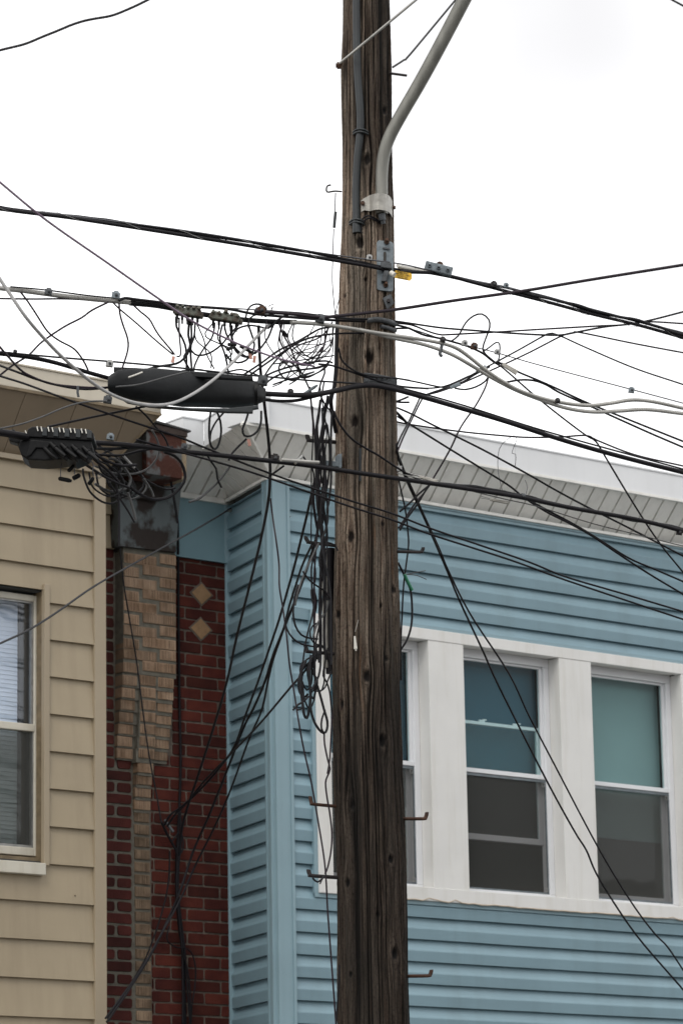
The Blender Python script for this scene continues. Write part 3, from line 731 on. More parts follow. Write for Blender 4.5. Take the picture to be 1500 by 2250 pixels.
# ------------------------------------------------------------------ POLE
edges = [(-700, 757, 852), (-300, 753, 855), (0, 750, 858), (75, 749, 859), (150, 746, 861), (300, 748, 862), (450, 747, 866), (600, 743, 868), (700, 741, 870), (800, 739, 870), (900, 736, 872), (1000, 735, 875), (1100, 734, 875), (1200, 735, 876), (1350, 731, 878), (1500, 730, 880), (1700, 733, 885), (1900, 739, 891), (2100, 741, 895), (2250, 742, 899), (2500, 744, 905), (3100, 748, 920)]
PD = 15.5
ax = []
for y, l, r in edges:
    c = Pd((l + r) / 2, y, PD); ax.append((c.z, c.x, (r - l) / 2 * PD / FPX * 1.0))
ax.sort(); zA = np.array([a[0] for a in ax]); xA = np.array([a[1] for a in ax]); rA = np.array([a[2] for a in ax])
pole = empty('utility_pole', (float(np.interp(0, zA, xA)), PD, 0), 'tall weathered wooden utility pole with iron steps, conduit and lamp arm', 'utility pole')
def vnoise(x, y, seed=0):
    r = np.random.default_rng(seed); T = r.random((256, 256))
    xi = np.floor(x).astype(int); yi = np.floor(y).astype(int); fx = x - xi; fy = y - yi
    fx = fx * fx * (3 - 2 * fx); fy = fy * fy * (3 - 2 * fy)
    g_ = lambda a, b: T[a % 256, b % 256]
    return (g_(xi, yi) * (1 - fx) + g_(xi + 1, yi) * fx) * (1 - fy) + (g_(xi, yi + 1) * (1 - fx) + g_(xi + 1, yi + 1) * fx) * fy
SEG = 420
zz = np.concatenate([np.linspace(0, 2.6, 60), np.arange(2.61, 8.3, .0065), np.linspace(8.35, float(zA[-1]), 30)])
ang = np.linspace(0, 2 * np.pi, SEG, endpoint=False)      # 0 faces the camera, + to image right
Zg, Ag = np.meshgrid(zz, ang, indexing='ij')
rad = np.interp(Zg, zA, rA); cxs = np.interp(Zg, zA, xA)
knots = [(806, 347, 13), (790, 530, 16), (812, 783, 17), (778, 925, 14), (769, 1178, 13), (741, 1345, 10), (806, 1488, 13), (751, 1545, 10), (842, 1627, 14), (770, 1768, 11), (858, 1887, 10), (764, 1938, 10), (867, 2095, 13), (845, 233, 9), (803, 611, 6), (866, 1290, 9), (850, 1445, 7), (755, 640, 6), (830, 2010, 6), (751, 1680, 6), (836, 1330, 6), (770, 2140, 7), (785, 60, 6), (840, 1150, 6)]
wa = Ag.copy(); kn = np.zeros_like(Ag); kd = np.zeros_like(Ag); kr = np.zeros_like(Ag)
allk = []
for x, y, s_ in knots:
    z_ = Pd(x, y, PD - .14).z; cx = float(np.interp(z_, zA, xA)); r_ = float(np.interp(z_, zA, rA))
    px = Pd(x, y, PD - .1).x; a_ = math.asin(max(-.98, min(.98, (px - cx) / r_))); allk.append((a_, z_, s_ * PD / FPX))
for k in range(26): allk.append((random.uniform(1.7, 4.6), random.uniform(.3, 10), random.uniform(.015, .03)))
for a_, z_, s_ in allk:
    da = (Ag - a_ + np.pi) % (2 * np.pi) - np.pi; dx = da * rad; dz = Zg - z_
    ex = np.exp(-(dx / (s_ * 1.8)) ** 2 - (dz / (s_ * 4.2)) ** 2)
    wa -= ex * np.tanh(dx / (s_ * .7)) * (s_ * .62 / rad)
    d = np.sqrt((dx / (s_ * .8)) ** 2 + (dz / (s_ * 1.25)) ** 2) * (.8 + .5 * vnoise(Ag * 30 + s_ * 999, Zg * 45, 33))
    kn = np.maximum(kn, np.clip((.95 - d) / .35, 0, 1)); kr += np.exp(-((d - 1.25) / .4) ** 2) * s_ * .12; kd += np.clip(1 - d, 0, 1) ** .7 * s_ * .5
wz = wa + (vnoise(Ag * 2, Zg * 1.0, 5) - .5) * .035
def per(f, zs, seed, off=0): return vnoise(wz / (2 * np.pi) * f, Zg * zs + off, seed)
# deep drying cracks + fine ridges
ridge = lambda v: 1 - np.abs(2 * v - 1)
c1 = np.clip((ridge(per(62, .6, 1)) - .70) / .30, 0, 1) ** 1.1
c2 = np.clip((ridge(per(190, 2.4, 2)) - .70) / .30, 0, 1)
c3 = np.clip((ridge(per(23, .3, 3)) - .86) / .14, 0, 1)
disp = -.017 * c1 * (.4 + vnoise(Ag * 3, Zg * .8, 8)) - .0042 * c2 - .020 * c3 * vnoise(Ag * 2, Zg * .5, 9) + (per(64, 1, 11) - .5) * .006 + (vnoise(Ag * 3, Zg * 3, 12) - .5) * .008 + (vnoise(Ag * 40, Zg * 120, 13) - .5) * .0012 + kr - kd
rr = rad + disp + .002
X = cxs + rr * np.sin(Ag) - pole.location.x; Y = PD - rr * np.cos(Ag) - PD
V = np.stack([X, Y, Zg], -1).reshape(-1, 3)
nz_, ns = len(zz), SEG
I = np.arange(nz_ - 1)[:, None] * ns; J = np.arange(ns)[None, :]; J2 = (J + 1) % ns
Fq = np.stack([I + J, I + J2, I + ns + J2, I + ns + J], -1).reshape(-1, 4)
me = bpy.data.meshes.new('shaft'); me.vertices.add(len(V)); me.vertices.foreach_set('co', V.ravel())
me.loops.add(Fq.size); me.loops.foreach_set('vertex_index', Fq.ravel().astype(np.int32)); me.polygons.add(len(Fq))
me.polygons.foreach_set('loop_start', np.arange(0, Fq.size, 4, dtype=np.int32)); me.polygons.foreach_set('loop_total', np.full(len(Fq), 4, dtype=np.int32))
me.update(calc_edges=True); me.validate()
uvl = me.uv_layers.new(name='grain'); uu = (wz / (2 * np.pi)); UV = np.stack([uu, Zg], -1).reshape(-1, 2)
li = np.zeros(len(me.loops), dtype=np.int32); me.loops.foreach_get('vertex_index', li); L = UV[li]
# keep the seam (at the back) from wrapping
jj = (li % ns).reshape(-1, 4); seam = (jj.max(1) - jj.min(1)) > ns // 2; Lr = L.reshape(-1, 4, 2)
m_ = seam[:, None] & (jj < ns // 2); Lr[..., 0][m_] += 1; uvl.data.foreach_set('uv', Lr.ravel())
at = me.attributes.new('knot', 'FLOAT', 'POINT'); at.data.foreach_set('value', np.clip(kn, 0, 1).ravel())
sst = lambda a_, b_, v: (lambda q: q * q * (3 - 2 * q))(np.clip((v - a_) / (b_ - a_), 0, 1))
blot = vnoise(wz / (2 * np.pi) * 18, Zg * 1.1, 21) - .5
tone = (1 - sst(3.7, 5.6, Zg + blot * .5)) * .95 + sst(6.5, 7.0, Zg + blot * .4) * .55 + sst(-.1, .55, Ag * (Ag < np.pi) + blot * .5) * .42     # creosote-stained foot, side shade painted into the right flank
crk = np.clip(c1 * 1.1 * (.3 + vnoise(Ag * 5, Zg * 2.2, 41)) + c3 * .8 * vnoise(Ag * 2, Zg * .5, 9) + c2 * .55 * vnoise(Ag * 6, Zg * 4, 43), 0, 1) * (.92 - .25 * sst(5.4, 6.2, Zg) * (1 - sst(6.5, 6.9, Zg)))
at = me.attributes.new('crack', 'FLOAT', 'POINT'); at.data.foreach_set('value', crk.ravel())
at = me.attributes.new('stain_shade_tone', 'FLOAT', 'POINT'); at.data.foreach_set('value', np.clip(tone, 0, 1).ravel())
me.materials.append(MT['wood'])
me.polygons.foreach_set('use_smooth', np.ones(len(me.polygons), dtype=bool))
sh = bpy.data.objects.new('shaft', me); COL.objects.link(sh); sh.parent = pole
def polept(x, y, out=0):
    """point on the pole's near surface seen at pixel x, y, pushed out radially"""
    q = Pd(x, y, PD - .12); z_ = q.z; cx = float(np.interp(z_, zA, xA)); r_ = float(np.interp(z_, zA, rA))
    s_ = max(-.97, min(.97, (q.x - cx) / r_)); a_ = math.asin(s_)
    return Vector((cx + (r_ + out) * math.sin(a_), PD - (r_ + out) * math.cos(a_), z_)), Vector((math.sin(a_), -math.cos(a_), 0))
def surf(x, y, out): # the point at pixel x,y on a surface `out` in front of the pole
    q, nrm = polept(x, y, out)
    return Pd(x, y, q.y)
MPX = PD / FPX
def cat(pts, step=9):
    """Catmull-Rom through 2-4D tuples"""
    P = [np.array(p, float) for p in pts]
    if len(P) == 2: P = [P[0], (P[0] + P[1]) / 2, P[1]]
    out = []
    for i in range(len(P) - 1):
        p0 = P[i - 1] if i > 0 else 2 * P[0] - P[1]; p1, p2 = P[i], P[i + 1]; p3 = P[i + 2] if i + 2 < len(P) else 2 * P[-1] - P[-2]
        n = max(2, int(np.hypot(*(p2 - p1)[:2]) / step))
        n = min(n, 40)
        for k in range(n):
            t = k / n; out.append(.5 * ((2 * p1) + (-p0 + p2) * t + (2 * p0 - 5 * p1 + 4 * p2 - p3) * t * t + (-p0 + 3 * p1 - 3 * p2 + p3) * t ** 3))
    out.append(P[-1]); return out

def pole_part(name, m, pts, w_, out=.0, seg=12, smooth=True):
    """a rod or pipe clipped to the pole; pts in pixels with depth offset from the pole centre"""
    P = cat([(x, y, d) for x, y, d in pts]); mb = MB()
    mb.tube([Pd(p[0], p[1], PD + p[2]) for p in P], w_ / 2 * MPX, seg); return mb.build(name, m, pole, smooth=smooth)
# conduit
cp = cat([(781, -400), (782, -100), (783, 40), (785, 150), (791, 240), (791, 290), (785, 350), (782, 420), (783, 470), (784, 512)])
mb = MB(); mb.tube([surf(p[0], p[1], .012) for p in cp], [(.0185 if p[1] < 490 else .021) for p in cp], 16); con = mb.build('conduit', MT['conduit'], pole, smooth=True)
for y, x in ((288, 791), (486, 783)):
    mb = MB(); mb.tube([surf(x - 15, y + 2, .004), surf(x - 9, y - 3, .03), surf(x, y - 5, .038), surf(x + 9, y - 3, .03), surf(x + 17, y + 2, .004)], .0055, 8); mb.tube([surf(x - 15, y + 7, .004), surf(x - 9, y + 3, .03), surf(x, y + 1, .038), surf(x + 9, y + 3, .03), surf(x + 17, y + 7, .004)], .0055, 8)
    mb.build('conduit_strap', MT['conduit'], con, smooth=True)
# lamp arm
ap = cat([(838, 470, -.138), (838, 420, -.138), (838, 385, -.14), (841, 350, -.145), (849, 317, -.155), (863, 285, -.167), (888, 240, -.19), (920, 185, -.22), (960, 112, -.27), (1016, 5, -.33), (1080, -120, -.4), (1200, -350, -.55), (1420, -700, -.8)])
mb = MB(); mb.tube([Pd(p[0], p[1], PD + p[2]) for p in ap], [.0295 + max(0, min(.004, (400 - p[1]) * 1e-5)) for p in ap], 24); arm = mb.build('lamp_arm', MT['alu'], pole, smooth=True)
# clamp over the foot of the arm
mb = MB(); vs = []; fs = []; prof = [(793, 453, .004), (800, 448, .006), (812, 445, .012), (818, 443, .05), (824, 441, .085), (831, 440, .105), (838, 440, .113), (846, 441, .118), (853, 443, .105), (858, 448, .05), (862, 456, .01)]
for x, y, o_ in prof:
    t_ = (x - 793) / 69; hgt = 17 if x > 803 else 13
    top = surf(x, y - hgt + t_ * 3, o_); bot = surf(x, y + hgt + 6 * t_, o_); vs += [top, bot, top + Vector((0, .006, 0)), bot + Vector((0, .006, 0))]
for i in range(len(prof) - 1):
    a_ = i * 4; b_ = a_ + 4; fs += [(a_, b_, b_ + 1, a_ + 1), (a_ + 2, a_ + 3, b_ + 3, b_ + 2), (a_, a_ + 2, b_ + 2, b_), (a_ + 1, b_ + 1, b_ + 3, a_ + 3)]
mb.add(vs, fs); cl = mb.build('arm_clamp', MT['clamp'], pole, smooth=True)
mb = MB(); q = surf(797, 448, .005); mb.tube([q, q + Vector((0, -.02, 0))], .0095, 6); mb.build('clamp_bolt', MT['rusty'], cl); mb = MB(); q = surf(866, 456, .0); mb.tube([q + Vector((-.02, 0, 0)), q + Vector((.006, 0, 0))], .009, 6); mb.build('clamp_bolt', MT['rusty'], cl)
mb = MB(); q = Pd(838, 470, PD - .15); q2 = Pd(840, 484, PD - .145); mb.tube([q, q2], .017, 14); mb.tube([q2, Pd(842, 492, PD - .14)], .012, 10); mb.build('arm_end', MT['galvdark'], arm, smooth=True)
for i, pts in enumerate(([(790, 512), (790, 495), (797, 480), (808, 474), (820, 478), (832, 486), (842, 488)], [(793, 512), (794, 497), (801, 484), (812, 479), (824, 484), (838, 492)])):
    mb = MB(); mb.tube([surf(p[0], p[1], .012 + .008 * math.sin(k / 8)) for k, p in enumerate(cat(pts, 4))], .0042, 8); mb.build('lamp_lead', MT['black'], pole, smooth=True)
# brace rods of the arm
mb = MB(); mb.tube([Pd(745, 140, PD - .02), Pd(762, 126, PD - .17), Pd(913, 0, PD - .30), Pd(1330, -350, PD - .6)], .0062, 8); mb.build('brace_rod', MT['silver'], pole, smooth=True)
mb = MB(); P = cat([(862, 148, .0), (888, 131, .02), (900, 120, .02), (1000, 0, 0), (1300, -360, -.2)]); mb.tube([Pd(p[0], p[1], PD + p[2]) for p in P], .005, 8); mb.build('brace_rod', MT['greyc'], pole, smooth=True)
mb = MB(); q = Pd(743, 144, PD - .02); mb.tube([q + Vector((-.006, 0, 0)), q + Vector((.02, 0, 0))], .017, 6); mb.tube([q + Vector((-.012, 0, 0)), q], .011, 6); mb.build('rod_nut', MT['rusty'], pole)
pole_part('stud', MT['stepdark'], [(856, 161, -.02), (893, 166, -.04)], 6)
# top hook
mb = MB(); P = cat([(750, 421, -.02), (735, 420, -.05), (719, 422, -.08), (717, 414, -.08), (720, 408, -.08), (727, 406.5, -.08)], 3); mb.tube([Pd(p[0], p[1], PD + p[2]) for p in P], .0042, 8); mb.build('hook', MT['stepdark'], pole, smooth=True)
# steps
STEPS = [((742, 972), (679, 968), (675, 956), 'stepdark', 9), ((744, 1200), (678, 1192), (672, 1179), 'stepdark', 8), ((746, 1438), (676, 1432), (671, 1416), 'stepdark', 8), ((752, 1773), (686, 1767), (682, 1750), 'steprust', 7.5), ((752, 1929), (682, 1924), (678, 1911), 'stepdark', 8.5),
         ((868, 1212), (925, 1213), (929, 1203), 'stepdark', 7), ((880, 1799), (933, 1799), (937, 1785), 'steprust', 7.5), ((890, 2145), (943, 2144), (947, 2131), 'steprust', 7.5)]
for a_, b_, c_, m_, w_ in STEPS:
    sg = -1 if b_[0] < a_[0] else 1
    pts = [(a_[0], a_[1], -.02), (b_[0] - sg * 3, b_[1], -.10), (b_[0] + sg * 1.5, b_[1] - 2.5, -.102), (c_[0], c_[1] + 3, -.103), (c_[0], c_[1], -.103)]
    P = cat(pts, 4); mb = MB(); rr_ = [w_ / 2 * MPX * (1 if k < len(P) * .7 else 1.15) for k in range(len(P))]
    mb.tube([Pd(p[0], p[1], PD + p[2]) for p in P], rr_, 12); mb.build('pole_step', MT[m_], pole, smooth=True)
# slotted suspension plate: flat in front of the right flank
def plate(name, poly, out, th_, m_, parent, y=None, bevel=.002):
    q0 = surf(poly[0][0], poly[0][1], out); d = (y if y else surf(sum(p[0] for p in poly) / len(poly), sum(p[1] for p in poly) / len(poly), out).y)
    mb = MB(); mb.prism([Pd(px, py, d) for px, py in poly], Vector((0, th_, 0))); return mb.build(name, m_, parent, bevel=bevel)
def rrect(x0, x1, y0, y1, r, sk=0):
    out = []
    for cx, cy, a0 in ((x1 - r, y0 + r, -90), (x1 - r, y1 - r, 0), (x0 + r, y1 - r, 90), (x0 + r, y0 + r, 180)):
        for k in (0, 30, 60, 90): a_ = R_(a0 + k); out.append((cx + r * math.cos(a_), cy + r * math.sin(a_) + sk * (cx - x0)))
    return out
YP = PD - .128
spl = plate('suspension_plate', rrect(827, 864, 527, 637, 7, .12), 0, .012, MT['galv'], pole, y=YP)
plate('slot', rrect(842, 848, 553, 574, 3), 0, .003, MT['ink'], spl, y=YP - .003, bevel=0)
for x, y, r in ((849, 532, .013), (847, 627, .012)):
    mb = MB(); q = Pd(x, y, YP); mb.tube([q, q + Vector((0, -.014, 0))], r, 6); mb.tube([q + Vector((0, -.014, 0)), q + Vector((.003, -.032, .004))], r * .55, 8); mb.build('plate_bolt', MT['rusty'], spl)
mb = MB(); q = Pd(848, 546, YP - .004); mb.obox(q, Vector((1, 0, -.2)).normalized(), Vector((0, 1, 0)), Vector((.2, 0, 1)).normalized(), .017, .004, .004); mb.build('square_nut', MT['galvdark'], spl); mb = MB(); q = Pd(848, 585, YP - .02); mb.obox(q, Vector((1, 0, -.15)).normalized(), Vector((0, 1, 0)), Vector((0, 0, 1)), .025, .02, .014); mb.build('cable_saddle', MT['galvdark'], spl, bevel=.003); mb = MB(); q = Pd(846, 608, YP - .015); mb.obox(q, Vector((1, 0, -.1)).normalized(), Vector((0, 1, 0)), Vector((.3, 0, 1)).normalized(), .012, .015, .028)
mb.build('saddle_arm', MT['galvdark'], spl, bevel=.003)
plate('square_washer', [(840, 655), (858, 645), (866, 666), (850, 680)], 0, .008, MT['galvdark'], pole, y=PD - .123)
mb = MB(); q = Pd(853, 662, PD - .126); mb.tube([q, q + Vector((0, -.016, 0))], .009, 6); mb.build('washer_bolt', MT['stepdark'], pole)
mb = MB(); P = cat([(806, 705), (826, 702), (846, 705), (868, 712)], 5); mb.tube([surf(p[0], p[1], .012) for p in P], .013, 10); mb.tube([surf(p[0], p[1] + 14, .01) for p in P[6:]], .010, 10); mb.build('cross_bracket', MT['galvdark'], pole, smooth=True)
mb = MB(); P = cat([(800, 830), (830, 834), (860, 840), (875, 846)], 5)
for dy in range(-9, 10, 3): mb.tube([surf(p[0], p[1] + dy, .006) for p in P if p[0] < 872], .0055, 6)
mb.build('strap', MT['galvdark'], pole, smooth=True)
for i, x in enumerate((818, 828, 840, 850)): mb = MB(); q = surf(x, 828 + i * 1.5, .01); mb.tube([q, q + Vector((0, -.01, 0))], .005, 6); mb.build('strap_bolt', MT['stepdark'], pole)
# flat ground wire cover, white tack, lower suspension clamp
mb = MB(); mb.tube([surf(791, y, .002) for y in range(985, 1060, 8)], .0065, 6); mb.build('ground_wire_guard', MT['conduit'], pole)
mb = MB(); a_ = surf(779, 1398, .006); b_ = surf(781, 1426, .012); mb.tube([a_, b_], [.0045, .0085], 5); mb.tube([b_, surf(782, 1430, .012)], .004, 6); mb.tube([surf(780, 1388, .004), surf(787, 1362, .004)], .0012, 5); mb.build('plastic_tack', MT['spike'], pole)
mb = MB(); D_ = PD - .14
for poly in ([(736, 1035), (736, 1004), (742, 998), (751, 996), (751, 1027), (744, 1035)], [(697, 1022), (699, 1006), (706, 1000), (714, 1008), (714, 1020)]): mb.prism([Pd(x, y, D_) for x, y in poly], Vector((0, .045, 0)))
mb.prism([Pd(x, y, D_ - .01) for x, y in [(700, 1010), (744, 1014), (744, 1026), (700, 1022)]], Vector((0, .06, 0)))
mb.build('cable_clamp', MT['galv'], pole, bevel=.003)
# riser cover down the left flank, behind the tangle
mb = MB(); mb.tube([Pd(713, 1210, PD + .02), Pd(714, 1300, PD + .02), Pd(716, 1468, PD + .02)], .0145, 14); mb.build('riser_pipe', MT['clamp'], pole, smooth=True)
mb = MB(); mb.tube([Pd(725, 1205, PD + .03), Pd(724, 1290, PD + .03), Pd(726, 1480, PD + .03)], .022, 12); mb.build('riser_cover', MT['black'], pole, smooth=True)

# ------------------------------------------------------------------ CABLES
def wire(name, m, w_, pts, label, off=0., cat_='cable', group=None, seg=8, wob=.0, parent=None):
    P = []
    for p in pts:
        d = p[2] if len(p) > 2 and p[2] > 5 else street(p[0], off + (p[2] if len(p) > 2 else 0))
        P.append((p[0], p[1], d))
    def ext(a, b, L=1300):
        v = np.array(a) - np.array(b); l = np.hypot(v[0], v[1])
        if abs(v[2]) > 1e-6: L = min(L, 2.0 * l / abs(v[2]))      # no extension runs far towards the viewer
        return tuple(np.array(a) + v / l * L)
    out = lambda p: p[0] <= 0 or p[0] >= 1500 or p[1] <= 0 or p[1] >= 2250
    C = cat(P, 8)
    e0, e1 = out(P[0]), out(P[-1])
    ph = random.uniform(0, 9)
    if wob:
        C = [c + np.array([0, wob * (math.sin(i * .37 + ph) + .6 * math.sin(i * .83 + ph * 2)), 0]) for i, c in enumerate(C)]
    if e0: C = [np.array(ext(C[0], C[2]))] + C
    if e1: C = C + [np.array(ext(C[-1], C[-3], 1300 if P[-1][0] <= 0 or P[-1][0] >= 1500 else 350))]
    wf = 1.22 if w_ < 6 else 1.08
    mb = MB(); mb.tube([Pd(c[0], c[1], c[2]) for c in C], w_ * wf / 2 * MPX, seg)
    o = mb.build(name, MT[m], parent, smooth=True)
    if not parent: tag(o, label, cat_, group)
    return o
GT_, GD, GJ, GL, GRr = 'through cables strung along the street', 'drop wires running to the houses', 'jumper wires under the tap boxes', 'loose loops of cable', 'cables bundled down the pole'
W = wire
# --- sky
W('power_line', 'black', 4.2, [(0, 110), (60, 95), (130, 66), (180, 47), (250, 33), (325, 0)], 'thick black wire crossing the empty sky in the top left corner', -1.5, wob=.4)
W('power_line', 'black', 4.5, [(1476, 0, 17.5), (1500, 13, 17.6)], 'short black wire clipping the top right corner of the sky', 0)
# --- upper bundle
W('fibre_cable', 'black', 8, [(0, 459), (60, 467), (130, 475), (200, 485), (380, 513), (560, 542), (700, 566), (800, 583), (870, 596), (960, 601), (1040, 621), (1130, 645), (1200, 663), (1300, 690), (1400, 714), (1500, 742)], 'thick black cable, lowest strand of the uppermost bundle passing the yellow tag', -.2, group=GT_)
W('fibre_cable', 'black', 6.5, [(0, 455), (100, 469), (200, 479), (380, 506), (560, 534), (700, 558), (770, 572), (850, 589), (930, 598), (1000, 611), (1090, 628), (1180, 648), (1300, 683), (1400, 706), (1500, 733)], 'black upper strand of the uppermost bundle across the pole', -.19, group=GT_, wob=.5)
W('messenger_wire', 'wire', 3, [(90, 466), (380, 503), (560, 531), (700, 555), (800, 569), (880, 580), (935, 592), (1000, 607), (1100, 630), (1180, 646), (1300, 679), (1500, 731)], 'thin steel strand riding on top of the uppermost cable bundle', -.2, group=GT_)
W('fibre_cable', 'blackold', 7, [(1130, 640), (1200, 654), (1300, 681), (1400, 705), (1500, 735)], 'coiled extra strand thickening the upper bundle at right edge', -.21, group=GT_, wob=1.2)
C = cat([(0, 457), (200, 482), (380, 510), (560, 538), (700, 562), (780, 577)], 4); mb = MB(); q = []
for i, c in enumerate(C): a_ = i * .21; q.append(Pd(c[0], c[1] + 6.5 * math.sin(a_), street(c[0], -.2) - .012 * math.cos(a_)))
mb.tube(q, .0011, 5); tag(mb.build('lashing_wire', MT['zinc'], None, smooth=True), 'thin bright wire spiralling round the uppermost bundle left of pole', 'wire')
C = cat([(1100, 635), (1200, 659), (1300, 687), (1500, 738)], 4); mb = MB(); q = []
for i, c in enumerate(C): a_ = i * .3; q.append(Pd(c[0], c[1] + 8 * math.sin(a_), street(c[0], -.2) - .014 * math.cos(a_)))
mb.tube(q, .0011, 5); tag(mb.build('lashing_wire', MT['zinc'], None, smooth=True), 'thin bright wire spiralling round the uppermost bundle right of pole', 'wire')
mb = MB(); mb.tube([Pd(858, 599, PD - .17), Pd(866, 604, PD - .18)], .012, 12); mb.tube([Pd(873, 584, PD - .2), Pd(880, 587, street(880, -.19)), Pd(940, 598, street(940, -.19))], [.008, .011, .009], 12); tag(mb.build('cable_sleeve', MT['spike'], None, smooth=True), 'pale plastic sleeve on the cable between pole and bolted clamp', 'sleeve')
W('service_cable', 'brownc', 7, [(560, 684), (640, 690), (700, 697), (745, 694), (800, 688), (870, 680), (1000, 660), (1150, 639), (1300, 614), (1500, 582)], 'dark purple-brown cable rising straight from the pole to the right edge', -.22, group=GT_)
# --- silver hardline level
W('hardline_cable', 'silver', 10, [(0, 633), (60, 640), (120, 648), (200, 657), (290, 665)], 'silver trunk cable at the left edge ending in a black sleeve', -.1, group=GT_)
W('cable_sleeve', 'rubber', 13, [(286, 665), (340, 670), (385, 678)], 'black sleeve continuing the silver trunk cable up to the taps', -.1, cat_='sleeve')
W('hardline_cable', 'blackold', 11, [(440, 690), (500, 698), (540, 703), (600, 707), (650, 708)], 'black trunk cable section between the taps and the silver cable', -.1, group=GT_)
W('hardline_cable', 'silver', 8.5, [(640, 708), (700, 712), (760, 720), (830, 732), (900, 742), (960, 752), (1000, 764), (1030, 784), (1060, 808), (1100, 836), (1150, 862), (1220, 882), (1290, 891), (1340, 886), (1385, 879), (1430, 882), (1500, 897)], 'upper of two silver trunk cables sagging past the pole', -.2, group=GT_)
W('hardline_cable', 'silver', 8.5, [(790, 724), (860, 742), (930, 757), (990, 778), (1040, 806), (1080, 830), (1130, 856), (1180, 876), (1240, 896), (1300, 905), (1360, 903), (1420, 900), (1500, 909)], 'lower of two silver trunk cables sagging past the pole', -.19, group=GT_)
W('messenger_wire', 'blackold', 3, [(24, 630), (100, 637), (200, 650), (300, 659)], 'thin strand above the silver cable at the left edge', -.12, group=GT_)
W('fibre_cable', 'black', 6, [(262, 660), (275, 655), (300, 658), (350, 664), (420, 673), (500, 679), (560, 690), (640, 697), (720, 703), (800, 706)], 'black cable running just above the taps towards the pole', -.13, group=GT_)
W('messenger_wire', 'wire', 2.6, [(430, 672), (520, 678), (640, 686), (740, 696), (800, 703), (860, 712), (920, 728), (970, 745), (1030, 760), (1090, 775), (1180, 801), (1380, 854), (1500, 886)], 'thin grey strand descending right across open sky with a small clamp', -.12, group=GT_)
W('service_cable', 'blackold', 4, [(590, 684), (660, 688), (740, 698), (820, 702), (870, 706), (967, 720), (1040, 726), (1120, 732), (1193, 736), (1233, 736), (1265, 730), (1329, 718), (1383, 712), (1430, 703), (1500, 685)], 'black wire nearly level right of pole then climbing to the right edge', -.15, group=GD)
W('service_cable', 'brownc', 3.6, [(860, 709), (903, 714), (940, 728), (965, 735), (990, 735), (1099, 729), (1180, 724), (1319, 716), (1366, 714), (1420, 707), (1500, 711)], 'dark wire dipping then running level to the right edge above the others', -.13, group=GD)
W('drop_wire', 'blackold', 3.4, [(870, 984, -.1), (880, 960, -.12), (898, 925), (917, 885), (925, 872), (950, 862), (985, 850), (1020, 832), (1060, 811), (1133, 772), (1190, 740), (1206, 733), (1225, 736), (1287, 764), (1393, 809), (1500, 845)], 'dark grey wire climbing from behind the pole then sloping down to the right edge', -.14, group=GD)
W('drop_wire', 'brownc', 3.4, [(873, 992, -.1), (885, 962), (905, 920), (925, 880), (935, 868), (960, 862), (1005, 846), (1073, 816), (1159, 776), (1231, 739), (1258, 731), (1276, 731), (1393, 755), (1500, 775)], 'purple-brown wire beside the dark grey one, bending flat to the right edge', -.12, group=GD)
W('fibre_cable', 'black', 4.5, [(866, 712), (900, 722), (935, 738), (980, 747), (1010, 755), (1045, 768), (1063, 778), (1080, 793), (1095, 803)], 'black wire twined along the thin strand right of the pole', -.13, group=GL, wob=.8)
W('loose_cable', 'blackold', 3.5, [(990, 750), (1006, 738), (1022, 710), (1040, 694), (1058, 690), (1073, 702), (1075, 720), (1066, 745), (1060, 765), (1066, 778), (1092, 800)], 'tall loop of black cable standing against the sky right of pole', -.12, group=GL)
W('loose_cable', 'blackold', 3, [(1062, 772), (1076, 762), (1090, 752), (1097, 757), (1097, 775), (1094, 795)], 'small arch of cable beside the tall loop', -.12, group=GL)
W('drop_wire', 'black', 4.2, [(1092, 795), (1137, 817), (1180, 835), (1223, 854), (1287, 884), (1400, 930), (1500, 970)], 'upper of two black wires diverging from the wedge clamp to right edge', -.1, group=GD)
W('drop_wire', 'black', 4.2, [(1112, 840), (1140, 835), (1171, 836), (1200, 846), (1227, 862), (1290, 890), (1363, 923), (1430, 953), (1500, 983)], 'lower of two black wires passing under the silver cables to right edge', -.08, group=GD)
W('drop_wire', 'black', 3.6, [(1088, 795), (1120, 822), (1176, 871), (1240, 922), (1287, 957), (1308, 970), (1329, 1004), (1372, 1076), (1415, 1145), (1453, 1200), (1500, 1258)], 'black wire kinking down steeply in front of the white fascia', .2, group=GD)
W('drop_wire', 'brownc', 3.6, [(872, 927), (903, 933), (1009, 948), (1100, 957), (1159, 961), (1230, 960), (1287, 957), (1312, 968), (1393, 999), (1500, 1024)], 'dark wire running almost level along the top of the white fascia', .1, group=GD)
W('drop_wire', 'brownc', 3.6, [(1073, 824), (1066, 850), (1045, 890), (1012, 938), (988, 988), (955, 1045), (935, 1078), (910, 1108), (876, 1160)], 'purple-brown wire dropping diagonally behind the heavy cable to the pole', .15, group=GD)
W('drop_wire', 'black', 3.4, [(860, 829, -.05), (913, 839), (975, 851), (1010, 842), (1045, 822), (1075, 806)], 'upper black wire leaving the pole to the grey wedge clamps', -.1, group=GD)
W('drop_wire', 'black', 3.2, [(866, 846, -.05), (900, 852), (935, 853), (958, 852), (985, 846), (1030, 826)], 'lower black wire leaving the pole to the grey wedge clamps', -.1, group=GD)
W('loose_cable', 'blackold', 3.6, [(999, 853), (1020, 856), (1045, 850), (1065, 838), (1074, 824)], 'short hanging arc of cable below the wedge clamps', -.11, group=GL)
W('heavy_cable', 'black', 11, [(580, 865), (640, 868), (690, 867), (740, 858), (780, 849), (820, 847), (868, 856), (930, 873), (1009, 896), (1110, 926), (1210, 959), (1300, 986), (1400, 1013), (1500, 1038)], 'heaviest black cable running from the splice sleeve across the pole to right edge', -.22, group=GT_)
